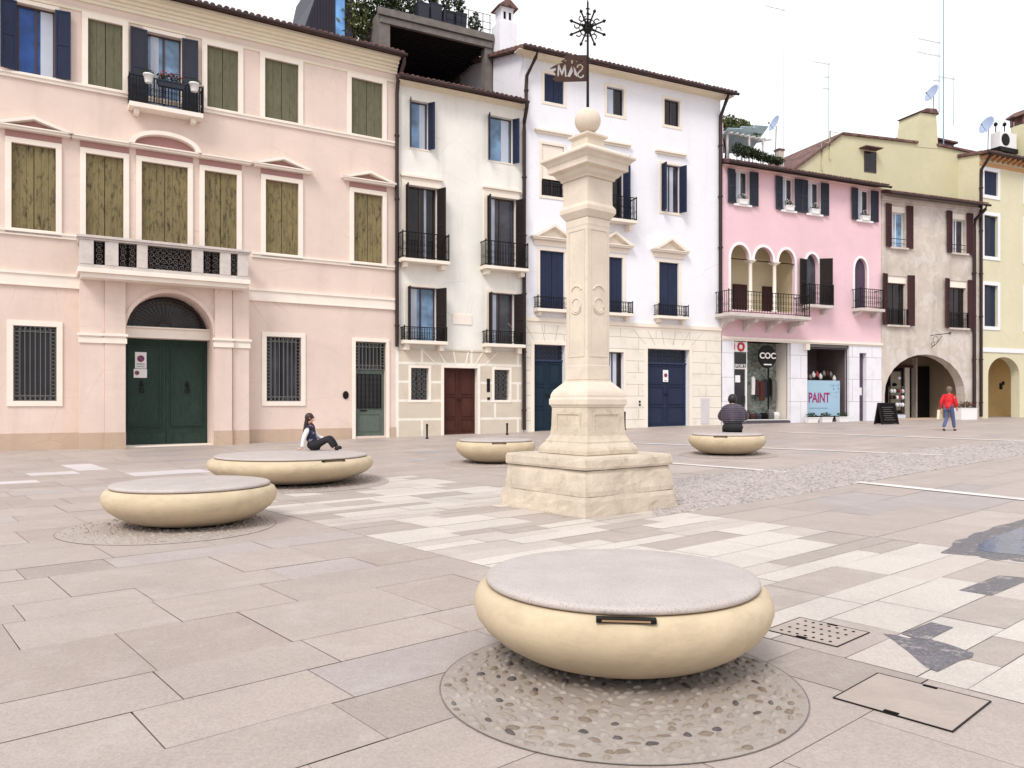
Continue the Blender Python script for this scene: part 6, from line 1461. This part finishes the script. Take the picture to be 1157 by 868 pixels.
# walker in red
x,y,z=ground_at(1072,487.3)
Jr=dict(pelvis=(0,0,.93),waist=(.0,0,1.08),chest=(.02,0,1.28),neck0=(.03,0,1.44),neck1=(.045,0,1.49),head=(.06,0,1.57),crown=(.055,0,1.65),face=(.2,0,1.56),
 shr=(.02,-.18,1.38),elr=(.03,-.24,1.12),wrr=(.14,-.23,.90),shl=(.02,.18,1.38),ell=(-.07,.24,1.12),wrl=(-.02,.26,.86),hdl=(0,0,-.3),hdr=(.2,0,-.3),
 hir=(0,-.09,.90),knr=(.16,-.09,.50),anr=(.26,-.09,.09),tor=(.40,-.09,.045),hil=(0,.09,.90),knl=(.02,.09,.48),anl=(-.24,.09,.12),tol=(-.13,.09,.035))
redj=plain('red_jacket',(206,28,36),.7,.12,0,6,.3); jean=plain('blue_jeans',(84,94,130),.9,.15,0,8,.2)
def cr(v,f,lat,hd):
    return [('jacket',redj,[([(v('pelvis')+Vector((0,0,-.08)),.19),(v('pelvis')+Vector((0,0,.05)),.175),(v('waist'),.165),(v('chest'),.175),(v('neck0')-Vector((0,0,.01)),.085),(v('shl'),.085),(v('ell'),.075),(v('wrl')+Vector((0,0,.02)),.058),(v('shr'),.085),(v('elr'),.075),(v('wrr')+Vector((0,0,.02)),.058)],[(0,1),(1,2),(2,3),(3,4),(3,5),(5,6),(6,7),(3,8),(8,9),(9,10)]),(v('chest')*.6+v('waist')*.4,(.14,.19,.24)),(v('chest')+Vector((0,0,.07)),(.12,.20,.09)),(v('pelvis')+Vector((0,0,.02)),(.15,.18,.17))]),
     ('jeans',jean,[([(v('pelvis')-Vector((0,0,.02)),.13),(v('hil'),.105),(v('knl'),.075),(v('anl')+Vector((0,0,.03)),.062),(v('hir'),.105),(v('knr'),.075),(v('anr')+Vector((0,0,.03)),.062)],[(0,1),(1,2),(2,3),(0,4),(4,5),(5,6)])]),
     ('shoe',plain('dark_blue_shoe',(30,32,52),.6,.2),[chain((v('anr')-Vector((.02,0,.03)),.048),(v('tor'),.042)),chain((v('anl')-Vector((.02,0,.03)),.048),(v('tol'),.042))]),
     ('hair',plain('grey_brown_hair',(112,92,78),.6,.3,0,14,.3),[([(hd+Vector((-.015,0,.045)),.105),(hd-f*.035,.108),(hd-f*.05-Vector((0,0,.08)),.085),(hd-f*.05-Vector((0,0,.13)),.06)],[(0,1),(1,2),(2,3)]),(hd-f*.03+Vector((0,0,.01)),(.105,.1,.12))])]
person((x,y,z),R(38),1.0,Jr,'person in bright red jacket and blue jeans walking past the archway',cr)
# bag in the left hand
c_,s_=math.cos(R(38)),math.sin(R(38)); lx,ly=.0,.33
bg=empty('handbag',(x+lx*c_-ly*s_,y+lx*s_+ly*c_,z+.42),R(38),'cream shopping bag held at the left side of the walker in red','bag')
MB().add([],[]) or None
m_=MB(); m_.prism([(-.15,0),(.15,0),(.17,.05),(.14,.40),(-.12,.40),(-.17,.05)],-.05,.05); m_.build('pouch',plain('cream_bag',(222,206,182),.8,.08),bg,bevel=.02)
m_=MB(); [m_.tube([(-.08,yy,.39),(-.05,yy*.3-.02,.50),(.05,yy*.3-.02,.50),(.08,yy,.39)],.008,5) for yy in (-.04,.04)]; m_.build('strap',plain('tan_strap',(150,120,90),.7,.1),bg)

# =================================================================== camera, sky, light
cam=bpy.data.cameras.new('camera'); co=bpy.data.objects.new('camera',cam); C.objects.link(co); co.location=(0,0,H); co.rotation_euler=(R(90),0,0)
cam.sensor_width=36; cam.lens=F/1157*36; cam.shift_y=(YH-434)/1157; cam.clip_end=3000; bpy.context.scene.camera=co
sun=bpy.data.lights.new('sun','SUN'); sun.energy=SUN; sun.angle=R(22); sun.color=(1,.95,.88); so=bpy.data.objects.new('sun',sun); C.objects.link(so)
EL,AZ=48,205       # high veiled sun behind the camera, a little to the left
d=Vector((math.sin(R(AZ))*math.cos(R(EL)),math.cos(R(AZ))*math.cos(R(EL)),math.sin(R(EL)))); so.rotation_euler=d.to_track_quat('Z','Y').to_euler()
w=bpy.data.worlds.new('World'); bpy.context.scene.world=w; w.use_nodes=True; nt=w.node_tree; bg=nt.nodes['Background']
sky=nt.nodes.new('ShaderNodeTexSky'); sky.sky_type='NISHITA'; sky.sun_disc=False; sky.sun_elevation=R(EL); sky.sun_rotation=R(AZ)
mul_=nt.nodes.new('ShaderNodeMix'); mul_.data_type='RGBA'; mul_.inputs[0].default_value=.90       # thin bright cloud over the blue
nt.links.new(sky.outputs[0],mul_.inputs[6])
tc=nt.nodes.new('ShaderNodeTexCoord'); nz=nt.nodes.new('ShaderNodeTexNoise'); nz.inputs['Scale'].default_value=1.6; nz.inputs['Detail'].default_value=5; nt.links.new(tc.outputs['Generated'],nz.inputs[0])
rm=nt.nodes.new('ShaderNodeValToRGB'); rm.color_ramp.elements[0].position=.35; rm.color_ramp.elements[0].color=(SKYV*.93,SKYV*.98,SKYV*1.06,1); rm.color_ramp.elements[1].position=.65; rm.color_ramp.elements[1].color=(SKYV*1.04,SKYV*1.03,SKYV*1.03,1); nt.links.new(nz.outputs['Fac'],rm.inputs[0])
nt.links.new(rm.outputs[0],mul_.inputs[7]); nt.links.new(mul_.outputs[2],bg.inputs[0]); bg.inputs[1].default_value=.1
sc=bpy.context.scene; sc.view_settings.view_transform='Standard'; sc.view_settings.look='None'; sc.view_settings.exposure=0; sc.view_settings.gamma=1
sc.cycles.max_bounces=6; sc.cycles.diffuse_bounces=3; sc.cycles.glossy_bounces=3; sc.cycles.use_denoising=True
